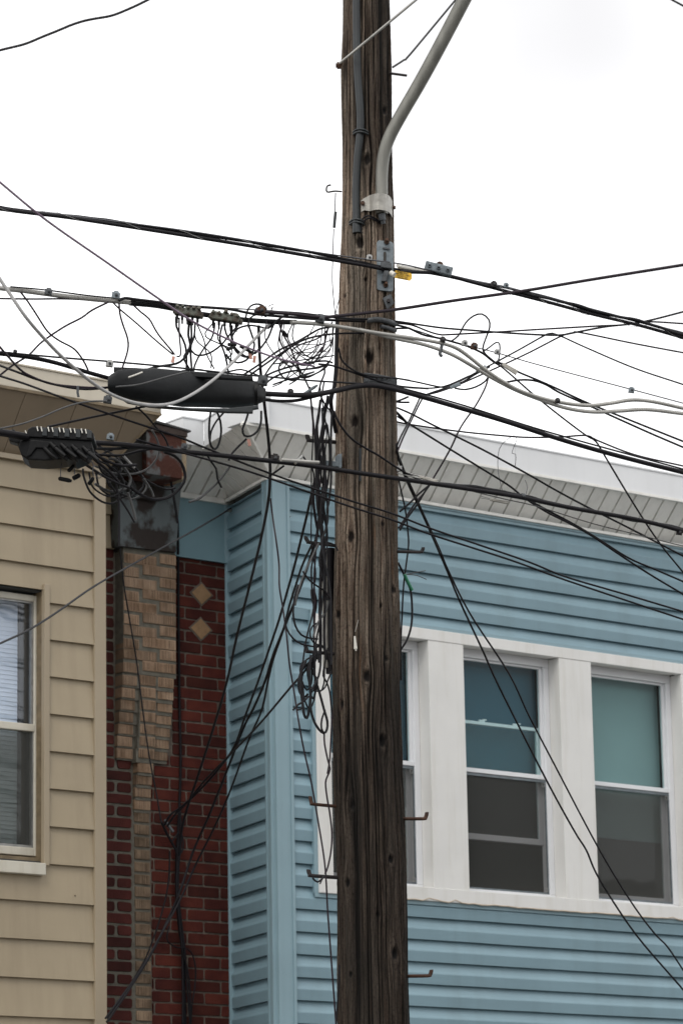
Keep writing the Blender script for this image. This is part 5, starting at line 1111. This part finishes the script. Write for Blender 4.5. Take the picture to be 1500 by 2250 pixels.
# tangle under the terminal
TG = [
 ('blackold', 3.8, [(183, 1030), (184, 1045), (198, 1080), (224, 1102), (248, 1106), (263, 1095), (270, 1070), (262, 1040), (250, 1020)], 'round loop hanging in front of the beige corner'),
 ('black', 5.5, [(200, 985), (225, 1008), (261, 1046), (299, 1080), (336, 1097), (372, 1092), (398, 1070), (407, 1048), (400, 1020), (384, 1002), (360, 993)], 'largest loop of cable in front of the rusty box'),
 ('greyc', 3.8, [(334, 945), (345, 965), (350, 990), (340, 1015), (318, 1034), (285, 1042), (245, 1038), (209, 1024)], 'thin grey-black loop around the bracket'),
 ('greyc', 5, [(240, 1007), (258, 1012), (275, 1030), (287, 1050), (283, 1068), (262, 1079), (235, 1078), (209, 1063)], 'pale loop with a shiny bend left of the bracket'),
 ('black', 4.4, [(205, 998), (235, 1000), (270, 1000), (310, 990), (350, 984), (380, 983)], 'short black cable running level under the heavy cable'),
 ('black', 4.2, [(196, 1000), (225, 1025), (250, 1045), (258, 1080), (262, 1120), (262, 1200)], 'black cable dropping down the dark gap'),
 ('black', 4, [(215, 978), (250, 1000), (290, 1030), (330, 1060), (365, 1075), (385, 1072)], 'black cable slanting across the bracket'),
 ('black', 4, [(206, 1010), (240, 990), (262, 985)], 'short black cable crossing near the beige soffit end'),
 ('greyc', 3.8, [(316, 1052), (326, 1066), (334, 1080), (338, 1092)], 'grey cable end with white tip on the bracket'),
 ('greyc', 5, [(281, 1082), (287, 1100), (294, 1125), (298, 1143)], 'pale cut cable hanging over the peeling metal'),
 ('whitec', 4.4, [(272, 1002), (284, 1015), (296, 1028)], 'short white cable end above the bracket'),
 ('black', 3.6, [(240, 1060), (260, 1090), (280, 1120), (296, 1148)], 'thin black cable over the peeling metal'),
 ('blackold', 4, [(463, 905), (460, 930), (460, 960), (464, 980), (473, 987), (481, 975), (486, 950), (484, 925), (477, 905)], 'hanging oval loop under the splice sleeve'),
 ('blackold', 3.6, [(493, 905), (476, 925), (464, 948), (461, 972)], 'wire crossing the oval loop under the splice sleeve'),
 ('blackold', 4, [(546, 905), (540, 925), (533, 943), (537, 957), (551, 958), (565, 948), (573, 930), (574, 903)], 'small hanging loop under the right end of splice sleeve'),
 ('greyc', 4.4, [(416, 1103), (440, 1094), (478, 1060), (496, 1038), (504, 1026)], 'grey cut cable lying in front of the inner soffit corner'),
 ('black', 3.6, [(455, 998), (462, 1012), (475, 1030), (478, 1052), (487, 1072)], 'thin bent cable in front of the inner soffit'),
 ('black', 4, [(541, 965), (520, 985), (505, 1003), (503, 1012)], 'short wire slanting in front of the bay soffit'),
]
for i, (m_, w_, pts, lab) in enumerate(TG): W('loose_cable', m_, w_, pts, lab, -.08 - .015 * (i % 6), group=GL)
# cables fixed to the brick
def bw(pts, n): return [(x, y, Pp(x, y, FR.O + FR.n * n, FR.n).y) for x, y in pts]
BW = [
 ('black', 6.5, .2, [(353, 990), (366, 1020), (376, 1060), (385, 1110), (391, 1150)], 'black cable arching off the bracket onto the brick', .24),
 ('black', 6.5, .1, [(391, 1150), (392, 1240), (393, 1400), (395, 1560), (397, 1680), (394, 1780), (391, 1840)], 'straight black cable running down between pilaster and red brick', .02),
 ('blackold', 3.4, 0, [(264, 1205), (272, 1280), (285, 1360), (300, 1450), (314, 1560), (328, 1660), (345, 1750), (355, 1808)], 'thin wire running down over the tan pilaster', .16),
 ('black', 5.5, 0, [(355, 1805), (366, 1830), (378, 1852), (390, 1880), (388, 1940), (392, 2000), (400, 2080), (402, 2160), (402, 2250)], 'black cable bending from the wall hook into the lower bundle', .05),
 ('black', 9, 0, [(392, 1835), (389, 1890), (389, 1960), (394, 2030), (402, 2090), (404, 2160), (406, 2250)], 'thickest black cable of the lower bundle on the brick', .03),
 ('black', 4.4, 0, [(396, 1780), (398, 1850), (393, 1900), (392, 1960), (398, 2020), (406, 2090), (412, 2170), (418, 2250)], 'outer black cable of the lower bundle on the brick', .05),
 ('black', 3.4, 0, [(372, 2035), (367, 2058), (372, 2072), (390, 2082), (412, 2085), (424, 2100), (430, 2130), (428, 2170), (422, 2210), (420, 2250)], 'loop of thin cable bulging right of the lower bundle', .05),
 ('black', 3.4, 0, [(399, 2085), (412, 2130), (418, 2180), (418, 2250)], 'thin cable hanging inside the bulging loop', .06),
 ('black', 3.4, 0, [(378, 1850), (386, 1838), (395, 1828), (402, 1842), (403, 1862), (398, 1875)], 'tiny loop of cable at the top of the lower bundle', .05),
 ('black', 3.6, 0, [(373, 1870), (372, 1920), (365, 1970), (350, 2025), (338, 2060), (318, 2110), (285, 2165), (236, 2238)], 'leftmost thin cable slanting to the bottom of the brick', .08),
]
for i, (m_, w_, _, pts, lab, n) in enumerate(BW): W('wall_cable', m_, w_, bw(pts, n), lab, group='cables fixed to the brick wall')
mb = MB(); q = Pp(356, 1812, FR.O + FR.n * .03, FR.n); mb.tube([q, q + N * .06], .006, 8); mb.tube([q + N * .06 + Vector((-.02, 0, .02)), q + N * .06 + Vector((.03, 0, -.05))], .009, 8); tag(mb.build('wall_hook', MT['galvdark'], None, smooth=True), 'dark metal hook holding the wires on the red brick', 'hook')
# thin wire with a little weight hanging from the top hook
W('hanging_wire', 'black', 2, [(737, 424), (736, 450), (736, 466)], 'short wire tied to the topmost left hook', -.06, cat_='wire')
W('hanging_wire', 'brownc', 2, [(733, 503), (731, 560), (730, 620), (734, 670), (737, 700)], 'thin wire below the grey tube beside the pole top', -.06, cat_='wire')
W('wire_tube', 'conduit', 6.5, [(737, 466), (735, 485), (734, 500)], 'small grey tube hanging beside the pole from the hook wire', -.06, cat_='tube')
W('hanging_wire', 'black', 1.8, [(746, 655), (740, 675), (735, 700)], 'very short wire slanting to the pole edge', -.06, cat_='wire')

# ------------------------------------------------------------------ fittings on the cables
UPV, DIRR = Vector((0, 0, 1)), Vector((1, 0, 0))
def thing_at(name, x, y, d, label, cat_, group=None): return empty(name, Pd(x, y, d), label, cat_, group)
# three-bolt clamp
t = thing_at('guy_clamp', 963, 590, street(963, -.2), 'grey three-bolt clamp on the uppermost bundle right of the pole', 'cable clamp')
sk = (Pd(996, 597, 15.5) - Pd(932, 581, 15.5)).normalized(); pv = Vector((-sk.z, 0, sk.x)); dY = Vector((0, 1, 0))
c0 = Pd(963, 590, street(963, -.225))
mb = MB(); mb.obox(c0, sk, dY, pv, .067, .009, .022); mb.build('body', MT['galv'], t, bevel=.004)
mb = MB(); mb.obox(c0 + Vector((0, .026, 0)), sk, dY, pv, .064, .009, .02); mb.build('back_plate', MT['galvdark'], t, bevel=.004)
for k in (-1, 0, 1):
    mb = MB(); q = c0 + sk * .045 * k; mb.tube([q, q - dY * .018], .0105, 6); mb.tube([q - dY * .018, q - dY * .036 + pv * .004], .006, 8); mb.build('bolt', MT['galv'], t)
mb = MB(); q = c0 + pv * .022; mb.tube([q + dY * .01, q + dY * .016], .018, 16); mb.build('washer', MT['rusty'], t)
# yellow tag
t = thing_at('warning_tag', 883, 605, street(883, -.21), 'yellow warning tag with black lettering hanging from the cable beside the pole', 'tag')
dT = street(883, -.235)
mb = MB(); mb.prism([Pd(x, y, dT) for x, y in [(864, 597), (869, 594), (902, 600), (905, 604), (904, 613), (900, 617), (868, 611), (862, 603)]], Vector((0, .0015, 0))); mb.build('plate', MT['yellow'], t, bevel=0)
ang_t = math.atan2((Pd(902, 600, dT) - Pd(869, 594, dT)).z, (Pd(902, 600, dT) - Pd(869, 594, dT)).x)
for i, (s_, hh) in enumerate((('WARNING', 6.0), ('FIBER OPTIC CABLE', 4.3), ('DO NOT CUT', 4.6), ('1-800-000-0000', 4.2))):
    cu = bpy.data.curves.new('lettering', 'FONT'); cu.body = s_; cu.size = hh * MPX * 1.0; cu.align_x = 'CENTER'; cu.align_y = 'CENTER'; cu.extrude = .0002
    to = bpy.data.objects.new('tmp', cu); COL.objects.link(to); bpy.context.view_layer.update()
    dm = to.evaluated_get(bpy.context.evaluated_depsgraph_get()); mesh = bpy.data.meshes.new_from_object(dm); bpy.data.objects.remove(to)
    mesh.materials.clear(); mesh.materials.append(MT['ink'])
    q = Pd(884 - i * .3, 599 + i * 4.1, dT - .0012)
    wd = max(v.co.x for v in mesh.vertices) - min(v.co.x for v in mesh.vertices); tgt = (26 if i in (0, 2) else 34) * MPX
    rot = Matrix.Rotation(-ang_t, 4, 'Y') @ Matrix.Rotation(R_(90), 4, 'X')
    for v in mesh.vertices: v.co.x *= min(1, tgt / wd); v.co = rot @ v.co + q - t.matrix_world.translation
    lo = bpy.data.objects.new('lettering', mesh); COL.objects.link(lo); lo.parent = t
# small clamps: body + bolt
def small_clamp(x, y, s_, label, m_='galv', off=-.15, rot=0, name='cable_clamp', d=None):
    d = d or street(x, off); t = thing_at(name, x, y, d, label, 'cable clamp', 'small fittings on the cables')
    c = Pd(x, y, d - .012); a_ = Vector((math.cos(rot), 0, math.sin(rot))); b_ = Vector((-math.sin(rot), 0, math.cos(rot)))
    h = s_ * MPX / 2
    mb = MB(); mb.obox(c, a_, dY, b_, h, h * .7, h * .8); mb.obox(c + b_ * h * .95, a_, dY, b_, h * .6, h * .5, h * .25); mb.build('body', MT[m_], t, bevel=h * .1)
    mb = MB(); q = c - dY * h * .7 + a_ * h * .2; mb.tube([q, q - dY * h * .5], h * .42, 6); mb.tube([q - dY * h * .5, q - dY * h * .9], h * .24, 6); mb.build('bolt', MT['galvdark'], t)
    return t
for a_ in [(107, 642, 15, 'dark clamp on the silver cable near the left edge', 'galvdark'), (255, 650, 17, 'grey clamp on the strand above the end of silver cable', 'galv'), (241, 800, 15, 'light grey clamp at the left end of splice sleeve', 'zinc'),
           (34, 773, 8, 'tiny black clamp on the heavy cable at left edge', 'stepdark'), (243, 961, 15, 'grey clamp above the heavy cable beside the ribbed terminal', 'galv'), (405, 982, 13, 'dark clamp on the heavy cable in front of rusty box', 'galvdark'),
           (604, 1008, 18, 'black clamp on the heavy cable under the bay soffit', 'stepdark'), (703, 702, 20, 'dark green-grey clamp just left of pole at trunk level', 'galvdark'), (638, 862, 13, 'black spacer joining the two cables left of pole', 'stepdark'),
           (577, 838, 22, 'dark clamp at the right end of the splice sleeve', 'galvdark'), (574, 683, 18, 'rusty bolted clamp above the trunk cable', 'rusty'), (1020, 755, 14, 'pale clamp right of pole on thin strand, left of its neighbour', 'zinc'),
           (1041, 762, 16, 'rusty rounded clamp in the row right of the pole', 'rusty'), (1091, 774, 12, 'white clamp at the foot of the small arch', 'zinc'), (1386, 858, 14, 'lone clamp on the thin strand in open sky', 'galv'),
           (1224, 881, 12, 'black spacer between the two silver cables', 'stepdark'), (1084, 626, 15, 'black clamp on the uppermost bundle right of bolted clamp', 'stepdark'), (1111, 628, 12, 'small grey clamp on top of the uppermost bundle', 'galv'),
           (972, 747, 13, 'black clamp with hanging hook on the thin strand', 'stepdark'), (1147, 1092, 14, 'dark clip on the lowest heavy cable before the soffit', 'galvdark'), (1491, 1170, 14, 'black ball clamp on the lowest heavy cable at right edge', 'stepdark'),
           (804, 838, 11, 'dark clip where the heaviest cable crosses the pole', 'conduit'), (811, 567, 13, 'pale clip on the upper bundle in front of pole', 'zinc'), (237, 879, 17, 'grey clamp with pink bolt below splice sleeve left end', 'galvdark')]:
    small_clamp(*a_, off=-.2, rot=-.16)
mb = MB(); P = cat([(971, 752), (969, 765), (966, 778), (971, 783)], 3); mb.tube([Pd(p[0], p[1], street(970, -.2)) for p in P], .008, 8); tag(mb.build('strap_hook', MT['galvdark'], None, smooth=True), 'short strap hanging from the black clamp onto silver cables', 'hook')
mb = MB(); mb.tube([Pd(172, 848, 14.2), Pd(171, 862, 14.2), Pd(173, 872, 14.2)], .006, 6); tag(mb.build('strap_hook', MT['galvdark'], None, smooth=True), 'small strap hanging on the sagging wires before beige soffit', 'hook')
# wedge clamps
for (x0, y0, x1, y1, h, lab) in ((1046, 816, 1068, 804, 9, 'grey wedge clamp where the climbing wires leave the silver cables'), (988, 851, 1011, 842, 9, 'grey wedge clamp left of the others below the silver cables'), (1104, 799, 1136, 819, 12, 'long pale wedge clamp right of the silver cables'), (920, 1046, 962, 1058, 8, 'white ribbed wedge clamp on the lowest cable right of pole'), (1076, 1097, 1116, 1104, 7, 'bright metal turnbuckle in front of the grey soffit')):
    d = street((x0 + x1) / 2, -.16); t = thing_at('wedge_clamp', x0, y0, d, lab, 'wedge clamp', 'wedge clamps on the drop wires')
    a_, b_ = Pd(x0, y0, d - .02), Pd(x1, y1, d - .02); v = (b_ - a_).normalized(); u_ = Vector((-v.z, 0, v.x)); hh = h * MPX / 2
    mb = MB(); mb.prism([a_ + u_ * hh * .6, a_ - u_ * hh * .8, b_ - u_ * hh, b_ + u_ * hh * .4 - v * .004, b_ + u_ * hh], dY * .014); mb.build('shell', MT['clamp' if h < 9 or h == 12 else 'galv'], t, bevel=.002)
    mb = MB(); mb.tube([a_ + dY * .007 - v * .045, a_ + dY * .007], .0013, 5); mb.tube([a_ + dY * .007 - v * .045 + u_ * .008, a_ + dY * .007 + u_ * .004], .0013, 5); mb.build('bail', MT['wire'], t)
# support hardware with two rods at the pole's right flank
mb = MB()
for dy in (0, 8): mb.tube([Pd(872, 1032 + dy, PD - .05), Pd(922, 1046 + dy * .6, PD - .1)], .0025, 6)
mb.obox(Pd(877, 1030, PD - .05), DIRR, dY, UPV, .012, .01, .012); tag(mb.build('dead_end_bail', MT['zinc'], None), 'pair of bright rods holding the lowest cable at the right flank', 'bracket')
# taps
def tap(x0, x1, y, s_, label, seed):
    r = random.Random(seed); xm = (x0 + x1) / 2; d = street(xm, -.14); t = thing_at('tap_box', xm, y, d, label, 'tap box', 'weathered taps on the trunk cable')
    a_ = (Pd(x1, y + s_, d) - Pd(x0, y, d)); L = a_.length; a_.normalize(); b_ = Vector((-a_.z, 0, a_.x)); c = Pd(xm, y + s_ / 2, d - .02)
    mb = MB(); mb.obox(c, a_, dY, b_, L * .44, .022, .017)
    mb.prism([c - a_ * L * .5 - b_ * .012 - dY * .02, c - a_ * L * .42 + b_ * .014 - dY * .02, c - a_ * L * .36 + b_ * .02 - dY * .02, c - a_ * L * .3 - b_ * .02 - dY * .02], dY * .03)
    mb.obox(c + a_ * L * .46 - b_ * .006, a_, dY, b_, L * .06, .014, .012)
    body = mb.build('housing', MT['greenmould'], t, bevel=.005)
    mb = MB()
    for k in range(5): q = c + a_ * L * (-.36 + .18 * k) + b_ * r.uniform(.012, .022) - dY * .02; mb.tube([q, q - dY * .012 + b_ * r.uniform(0, .008)], r.uniform(.006, .011), 7)
    for k in range(3): q = c + a_ * L * (-.25 + .25 * k) + b_ * .017; mb.obox(q, a_, dY, b_, .014, .012, .006 + .003 * k % 2)
    mb.build('bolt', MT['greenmould'], t, bevel=.0015)
    for k in range(5):
        q = c + a_ * L * (-.34 + .17 * k) - b_ * .016; mb = MB(); mb.tube([q, q - UPV * .022], .0062, 8); mb.tube([q - UPV * .022, q - UPV * .04], .0045, 8); mb.build('port', MT['plastic'], t, smooth=True)
tap(380, 446, 682, 10, 'weathered multi-port tap on the trunk cable, left one', 3); tap(458, 532, 693, 12, 'weathered multi-port tap on the trunk cable, right one nearer pole', 4)
# messy bolted wire bunch
mb = MB(); rr_ = random.Random(2)
for k in range(16):
    c = (570 + rr_.uniform(-8, 30), 680 + rr_.uniform(-8, 10)); P = [Pd(c[0] + rr_.uniform(-9, 9), c[1] + rr_.uniform(-8, 8), street(575, -.13) + rr_.uniform(-.02, .02)) for _ in range(4)]; mb.tube(P, .0022, 5)
tag(mb.build('wire_knot', MT['stepdark'], None, smooth=True), 'scribbled knot of fine wires above the trunk cable', 'wire knot')
for (x, y, x2, y2, m_, lab, nm) in ((382, 783, 379, 797, 'pink', 'faded pink tag hanging below the left tap', 'wire_tag'), (548, 774, 552, 789, 'pink', 'red and pink cap on the connector below the right tap', 'wire_tag'), (560, 782, 558, 797, 'pink', 'faint pink strip beside the red capped connector', 'wire_tag'), (546, 965, 549, 980, 'pink', 'pink tag dangling in front of the bay soffit', 'wire_tag')):
    d = street(x, -.18); mb = MB(); a_, b_ = Pd(x, y, d), Pd(x2, y2, d); v = (b_ - a_).normalized(); mb.obox((a_ + b_) / 2, v, dY, Vector((-v.z, 0, v.x)), (b_ - a_).length / 2, .003, .007); tag(mb.build(nm, MT[m_], None, bevel=.001), lab, 'tag')
W('connector', 'plastic', 7.5, [(502, 757, -.03), (518, 757, -.03)], 'black connector block under the right tap, upper', -.16, cat_='connector'); W('connector', 'plastic', 7, [(499, 768, -.03), (514, 762, -.03)], 'black connector block under the right tap, lower', -.16, cat_='connector')
W('connector', 'plastic', 6.5, [(528, 761, -.03), (552, 774, -.03)], 'slanting black connector beside the red cap', -.16, cat_='connector')
W('connector', 'black', 7, [(622, 728, -.02), (632, 740, -.02)], 'small dark bead on the purple wire near the pole', -.14, cat_='connector')
mb = MB(); P = [(684, 1295, .006), (688, 1305, .016), (690, 1316, .018), (692, 1328, .013), (694, 1336, .006), (692, 1345, .006)]; mb.tube([Pd(p[0], p[1], PD - .12) for p in P], [p[2] * .8 for p in P], 8); tag(mb.build('connector', MT['plastic'], None, smooth=True), 'bulky black connector hanging in the bundle left of pole', 'connector')
mb = MB(); q = Pd(660, 812, street(660, -.15)); mb.tube([Pd(662, 826, street(660, -.16)), Pd(690, 817, street(690, -.16))], [.007, .004], 8); tag(mb.build('connector', MT['conduit'], None, smooth=True), 'slim grey connector in the tangle left of the pole', 'connector')
mb = MB(); mb.tube([Pd(664, 868, street(660, -.16)), Pd(690, 851, street(690, -.16)), Pd(698, 846, street(690, -.16))], [.006, .008, .004], 8); tag(mb.build('connector', MT['galv'], None, smooth=True), 'grey pointed connector just above the heaviest cable', 'connector')
W('connector', 'zinc', 6, [(664, 1002, -.05), (648, 1018, -.05)], 'pale metal connector resting on the cable under bay soffit', -.2, cat_='connector')
W('connector', 'silver', 7, [(617, 1010, -.05), (655, 1013, -.05), (700, 1016, -.05)], 'silver rod connector along the heavy cable left of lower clamp', -.24, cat_='connector')

# ------------------------------------------------------------------ splice sleeve
def loft(mb, secs, seg=28, sq=.75):
    """secs: (x, y_top, y_bottom, depth_half) in px; rounded-box sections"""
    vs = []; fs = []; n = len(secs)
    for x, yt, yb, dh, d in secs:
        cy, hh = (yt + yb) / 2, (yb - yt) / 2
        for k in range(seg):
            a_ = 2 * math.pi * k / seg; c, s_ = math.cos(a_), math.sin(a_); c = math.copysign(abs(c) ** sq, c); s_ = math.copysign(abs(s_) ** sq, s_)
            p = Pd(x, cy - hh * s_ * (1 + .035 * math.sin(x * .05 + k * .7) * math.sin(k * 1.3)) + 1.2 * math.sin(x * .021 + k), d); vs.append(p + Vector((0, dh * c, 0)))
    for i in range(n - 1):
        for k in range(seg): k2 = (k + 1) % seg; fs.append((i * seg + k, i * seg + k2, (i + 1) * seg + k2, (i + 1) * seg + k))
    fs += [tuple(range(seg))[::-1], tuple(range((n - 1) * seg, n * seg))]
    mb.add(vs, fs)
t = thing_at('splice_sleeve', 410, 850, street(410, -.25), 'big matt black splice sleeve hanging on a strand left of the pole', 'splice sleeve')
S = [(238, 832, 856, .03), (244, 824, 862, .04), (262, 814, 868, .055), (290, 811, 878, .065), (340, 812, 886, .072), (400, 817, 891, .075), (460, 822, 893, .074), (510, 826, 893, .07), (545, 830, 891, .062), (560, 838, 888, .05), (572, 848, 884, .035), (584, 854, 880, .025)]
mb = MB(); loft(mb, [(x, a_, b_, dh, street(x, -.25)) for x, a_, b_, dh in S]); mb.build('sleeve', MT['rubber'], t, smooth=True)
mb = MB(); mb.prism([Pd(x, y, street(400, -.28)) for x, y in [(262, 872), (300, 884), (350, 891), (420, 896), (500, 897), (567, 890), (568, 896), (556, 898), (555, 906), (500, 905), (400, 899), (330, 893), (280, 884)]], Vector((0, .03, 0))); mb.build('bottom_flap', MT['conduit'], t, bevel=.002)
mb = MB(); mb.prism([Pd(x, y, street(400, -.27)) for x, y in [(250, 806), (300, 808), (400, 815), (480, 821), (555, 827), (556, 834), (400, 826), (262, 818), (250, 816)]], Vector((0, .035, 0))); mb.build('top_flap', MT['rubber'], t, bevel=.002)
for x in (246, 562):
    mb = MB(); y0, y1 = (826, 862) if x < 300 else (838, 890); mb.tube([Pd(x, (y0 + y1) / 2, street(x, -.25)) - Vector((.01, 0, 0)), Pd(x, (y0 + y1) / 2, street(x, -.25)) + Vector((.01, 0, 0))], (y1 - y0) / 2 * MPX * 1.02, 20); mb.build('end_collar', MT['plastic'], t, smooth=True)
W('cable_tie', 'spike', 3, [(283, 829, -.09), (295, 825, -.09), (313, 818, -.09)], 'pale ribbed tie on the face of the splice sleeve', -.25, cat_='cable tie')
# ------------------------------------------------------------------ ribbed terminal
t = thing_at('terminal_box', 125, 975, street(125, -.25), 'black ribbed cable terminal with pale clips on its top edge', 'terminal box')
dB = street(125, -.3)
mb = MB(); mb.prism([Pd(x, y, dB) for x, y in [(62, 962), (70, 954), (200, 962), (204, 985), (196, 992), (185, 1004), (165, 1012), (145, 1008), (100, 1012), (62, 1010), (48, 1000), (40, 980), (46, 966)]], Vector((0, .16, 0))); body = mb.build('body', MT['plastic'], t, bevel=.006)
mb = MB(); mb.prism([Pd(x, y, dB - .012) for x, y in [(58, 958), (62, 942), (72, 937), (196, 943), (206, 952), (208, 966), (200, 968), (66, 960)]], Vector((0, .18, 0))); mb.build('lid', MT['plastic'], t, bevel=.004)
mb = MB()
for k in range(5): x = 84 + k * 24.5; y = 941 + k * 1.2; mb.prism([Pd(a_, b_, dB - .02) for a_, b_ in [(x + 9, y - 1), (x + 20, y), (x + 20, y + 17), (x + 9, y + 16)]], Vector((0, .12, 0)))
mb.build('rib', MT['conduit'], t, bevel=.002)
for k in range(5):
    for dx in (0, 9):
        x = 82 + k * 24.3 + dx; y = 938 + k * 1.2 + dx * .1; mb = MB(); mb.tube([Pd(x, y, dB - .018), Pd(x + 2.2, y + 9, dB - .022)], .0026, 6); mb.tube([Pd(x, y, dB - .018), Pd(x, y - .5, dB + .1)], .0026, 6); mb.build('clip', MT['spike'], t)
for x, y, x2, y2 in ((56, 946, 59, 953), (51, 951, 54, 960)): mb = MB(); mb.tube([Pd(x, y, dB - .018), Pd(x2, y2, dB - .02)], .0026, 6); mb.build('clip', MT['spike'], t)
for k in range(4):
    mb = MB(); x = 112 + k * 24; y = 974 + k * 3; P = [(x, y, dB - .01), (x + 14, y + 14, dB - .03), (x + 32, y + 28, dB - .04)]; mb.tube([Pd(*p) for p in P], [.011, .0105, .008], 10); mb.tube([Pd(x + 8, y + 8, dB - .022), Pd(x + 11, y + 11, dB - .026)], .0135, 10); mb.build('port', MT['plastic'], t, smooth=True)
    mb = MB(); x -= 14; y += 10; mb.tube([Pd(x, y, dB), Pd(x + 14, y + 14, dB - .02), Pd(x + 28, y + 24, dB - .02)], [.011, .01, .008], 10); mb.build('port', MT['plastic'], t, smooth=True)
mb = MB(); mb.prism([Pd(x, y, dB + .02) for x, y in [(20, 946), (32, 942), (36, 952), (60, 954), (62, 970), (38, 974), (20, 968)]], Vector((0, .06, 0))); mb.build('mounting_arm', MT['plastic'], t, bevel=.004)
mb = MB(); mb.prism([Pd(x, y, dB - .012) for x, y in [(66, 966), (92, 968), (112, 971), (105, 985), (80, 984), (68, 1000), (58, 1004)]], Vector((0, .01, 0))); mb.build('face_panel', MT['plastic'], t, bevel=.003)
for i, (x0, y0, x1, y1, w_, lab) in enumerate(((129, 1051, 158, 1057, 9, 'dangling dark plug, lowest left under the terminal'), (150, 1036, 163, 1023, 8, 'dangling dark plug tilted up under the terminal'), (160, 1052, 177, 1043, 10, 'stubby dark plug between the dangling ones'), (195, 1065, 206, 1049, 9, 'dark plug with pale ring before the beige corner'))):
    d = street(x0, -.24); mb = MB(); a_, b_ = Pd(x0, y0, d), Pd(x1, y1, d); r_ = w_ / 2 * MPX; mb.tube([a_, a_.lerp(b_, .1), a_.lerp(b_, .8), b_], [r_ * .6, r_, r_, r_ * .6], 10); tag(mb.build('cable_plug', MT['plastic'], None, smooth=True), lab, 'plug')
W('fine_wire', 'wire', 1.6, [(134, 1048), (134, 1030), (138, 1015), (150, 1008)], 'fine wire holding the lowest left dangling plug', -.24, cat_='wire'); W('fine_wire', 'wire', 2, [(164, 1042), (164, 1030), (160, 1018)], 'fine wire holding the stubby plug', -.24, cat_='wire')
W('fine_wire', 'wire', 2, [(206, 1046), (204, 1034), (206, 1022), (200, 1012)], 'fine wire holding the plug with pale ring', -.24, cat_='wire')
mb = MB(); P = [Pd(218 + 5 * math.cos(a_ * .6), 1046 + 4.5 * math.sin(a_ * .6), street(218, -.24)) for a_ in range(12)]; mb.tube(P, .0018, 6); tag(mb.build('split_ring', MT['galvdark'], None, smooth=True), 'small dark ring hanging in front of the beige corner post', 'ring')
for i, pts in enumerate(([(196, 1000), (215, 1015), (240, 1036), (262, 1060)], [(200, 992), (230, 1010), (262, 1022), (300, 1022)], [(175, 1010), (195, 1025), (228, 1046), (255, 1060), (285, 1072)])):
    W('terminal_lead', 'black', 5, pts, ['steep black lead leaving the ribbed terminal', 'flat black lead leaving the ribbed terminal', 'lowest black lead leaving the ribbed terminal'][i], -.22, group='leads of the ribbed terminal')
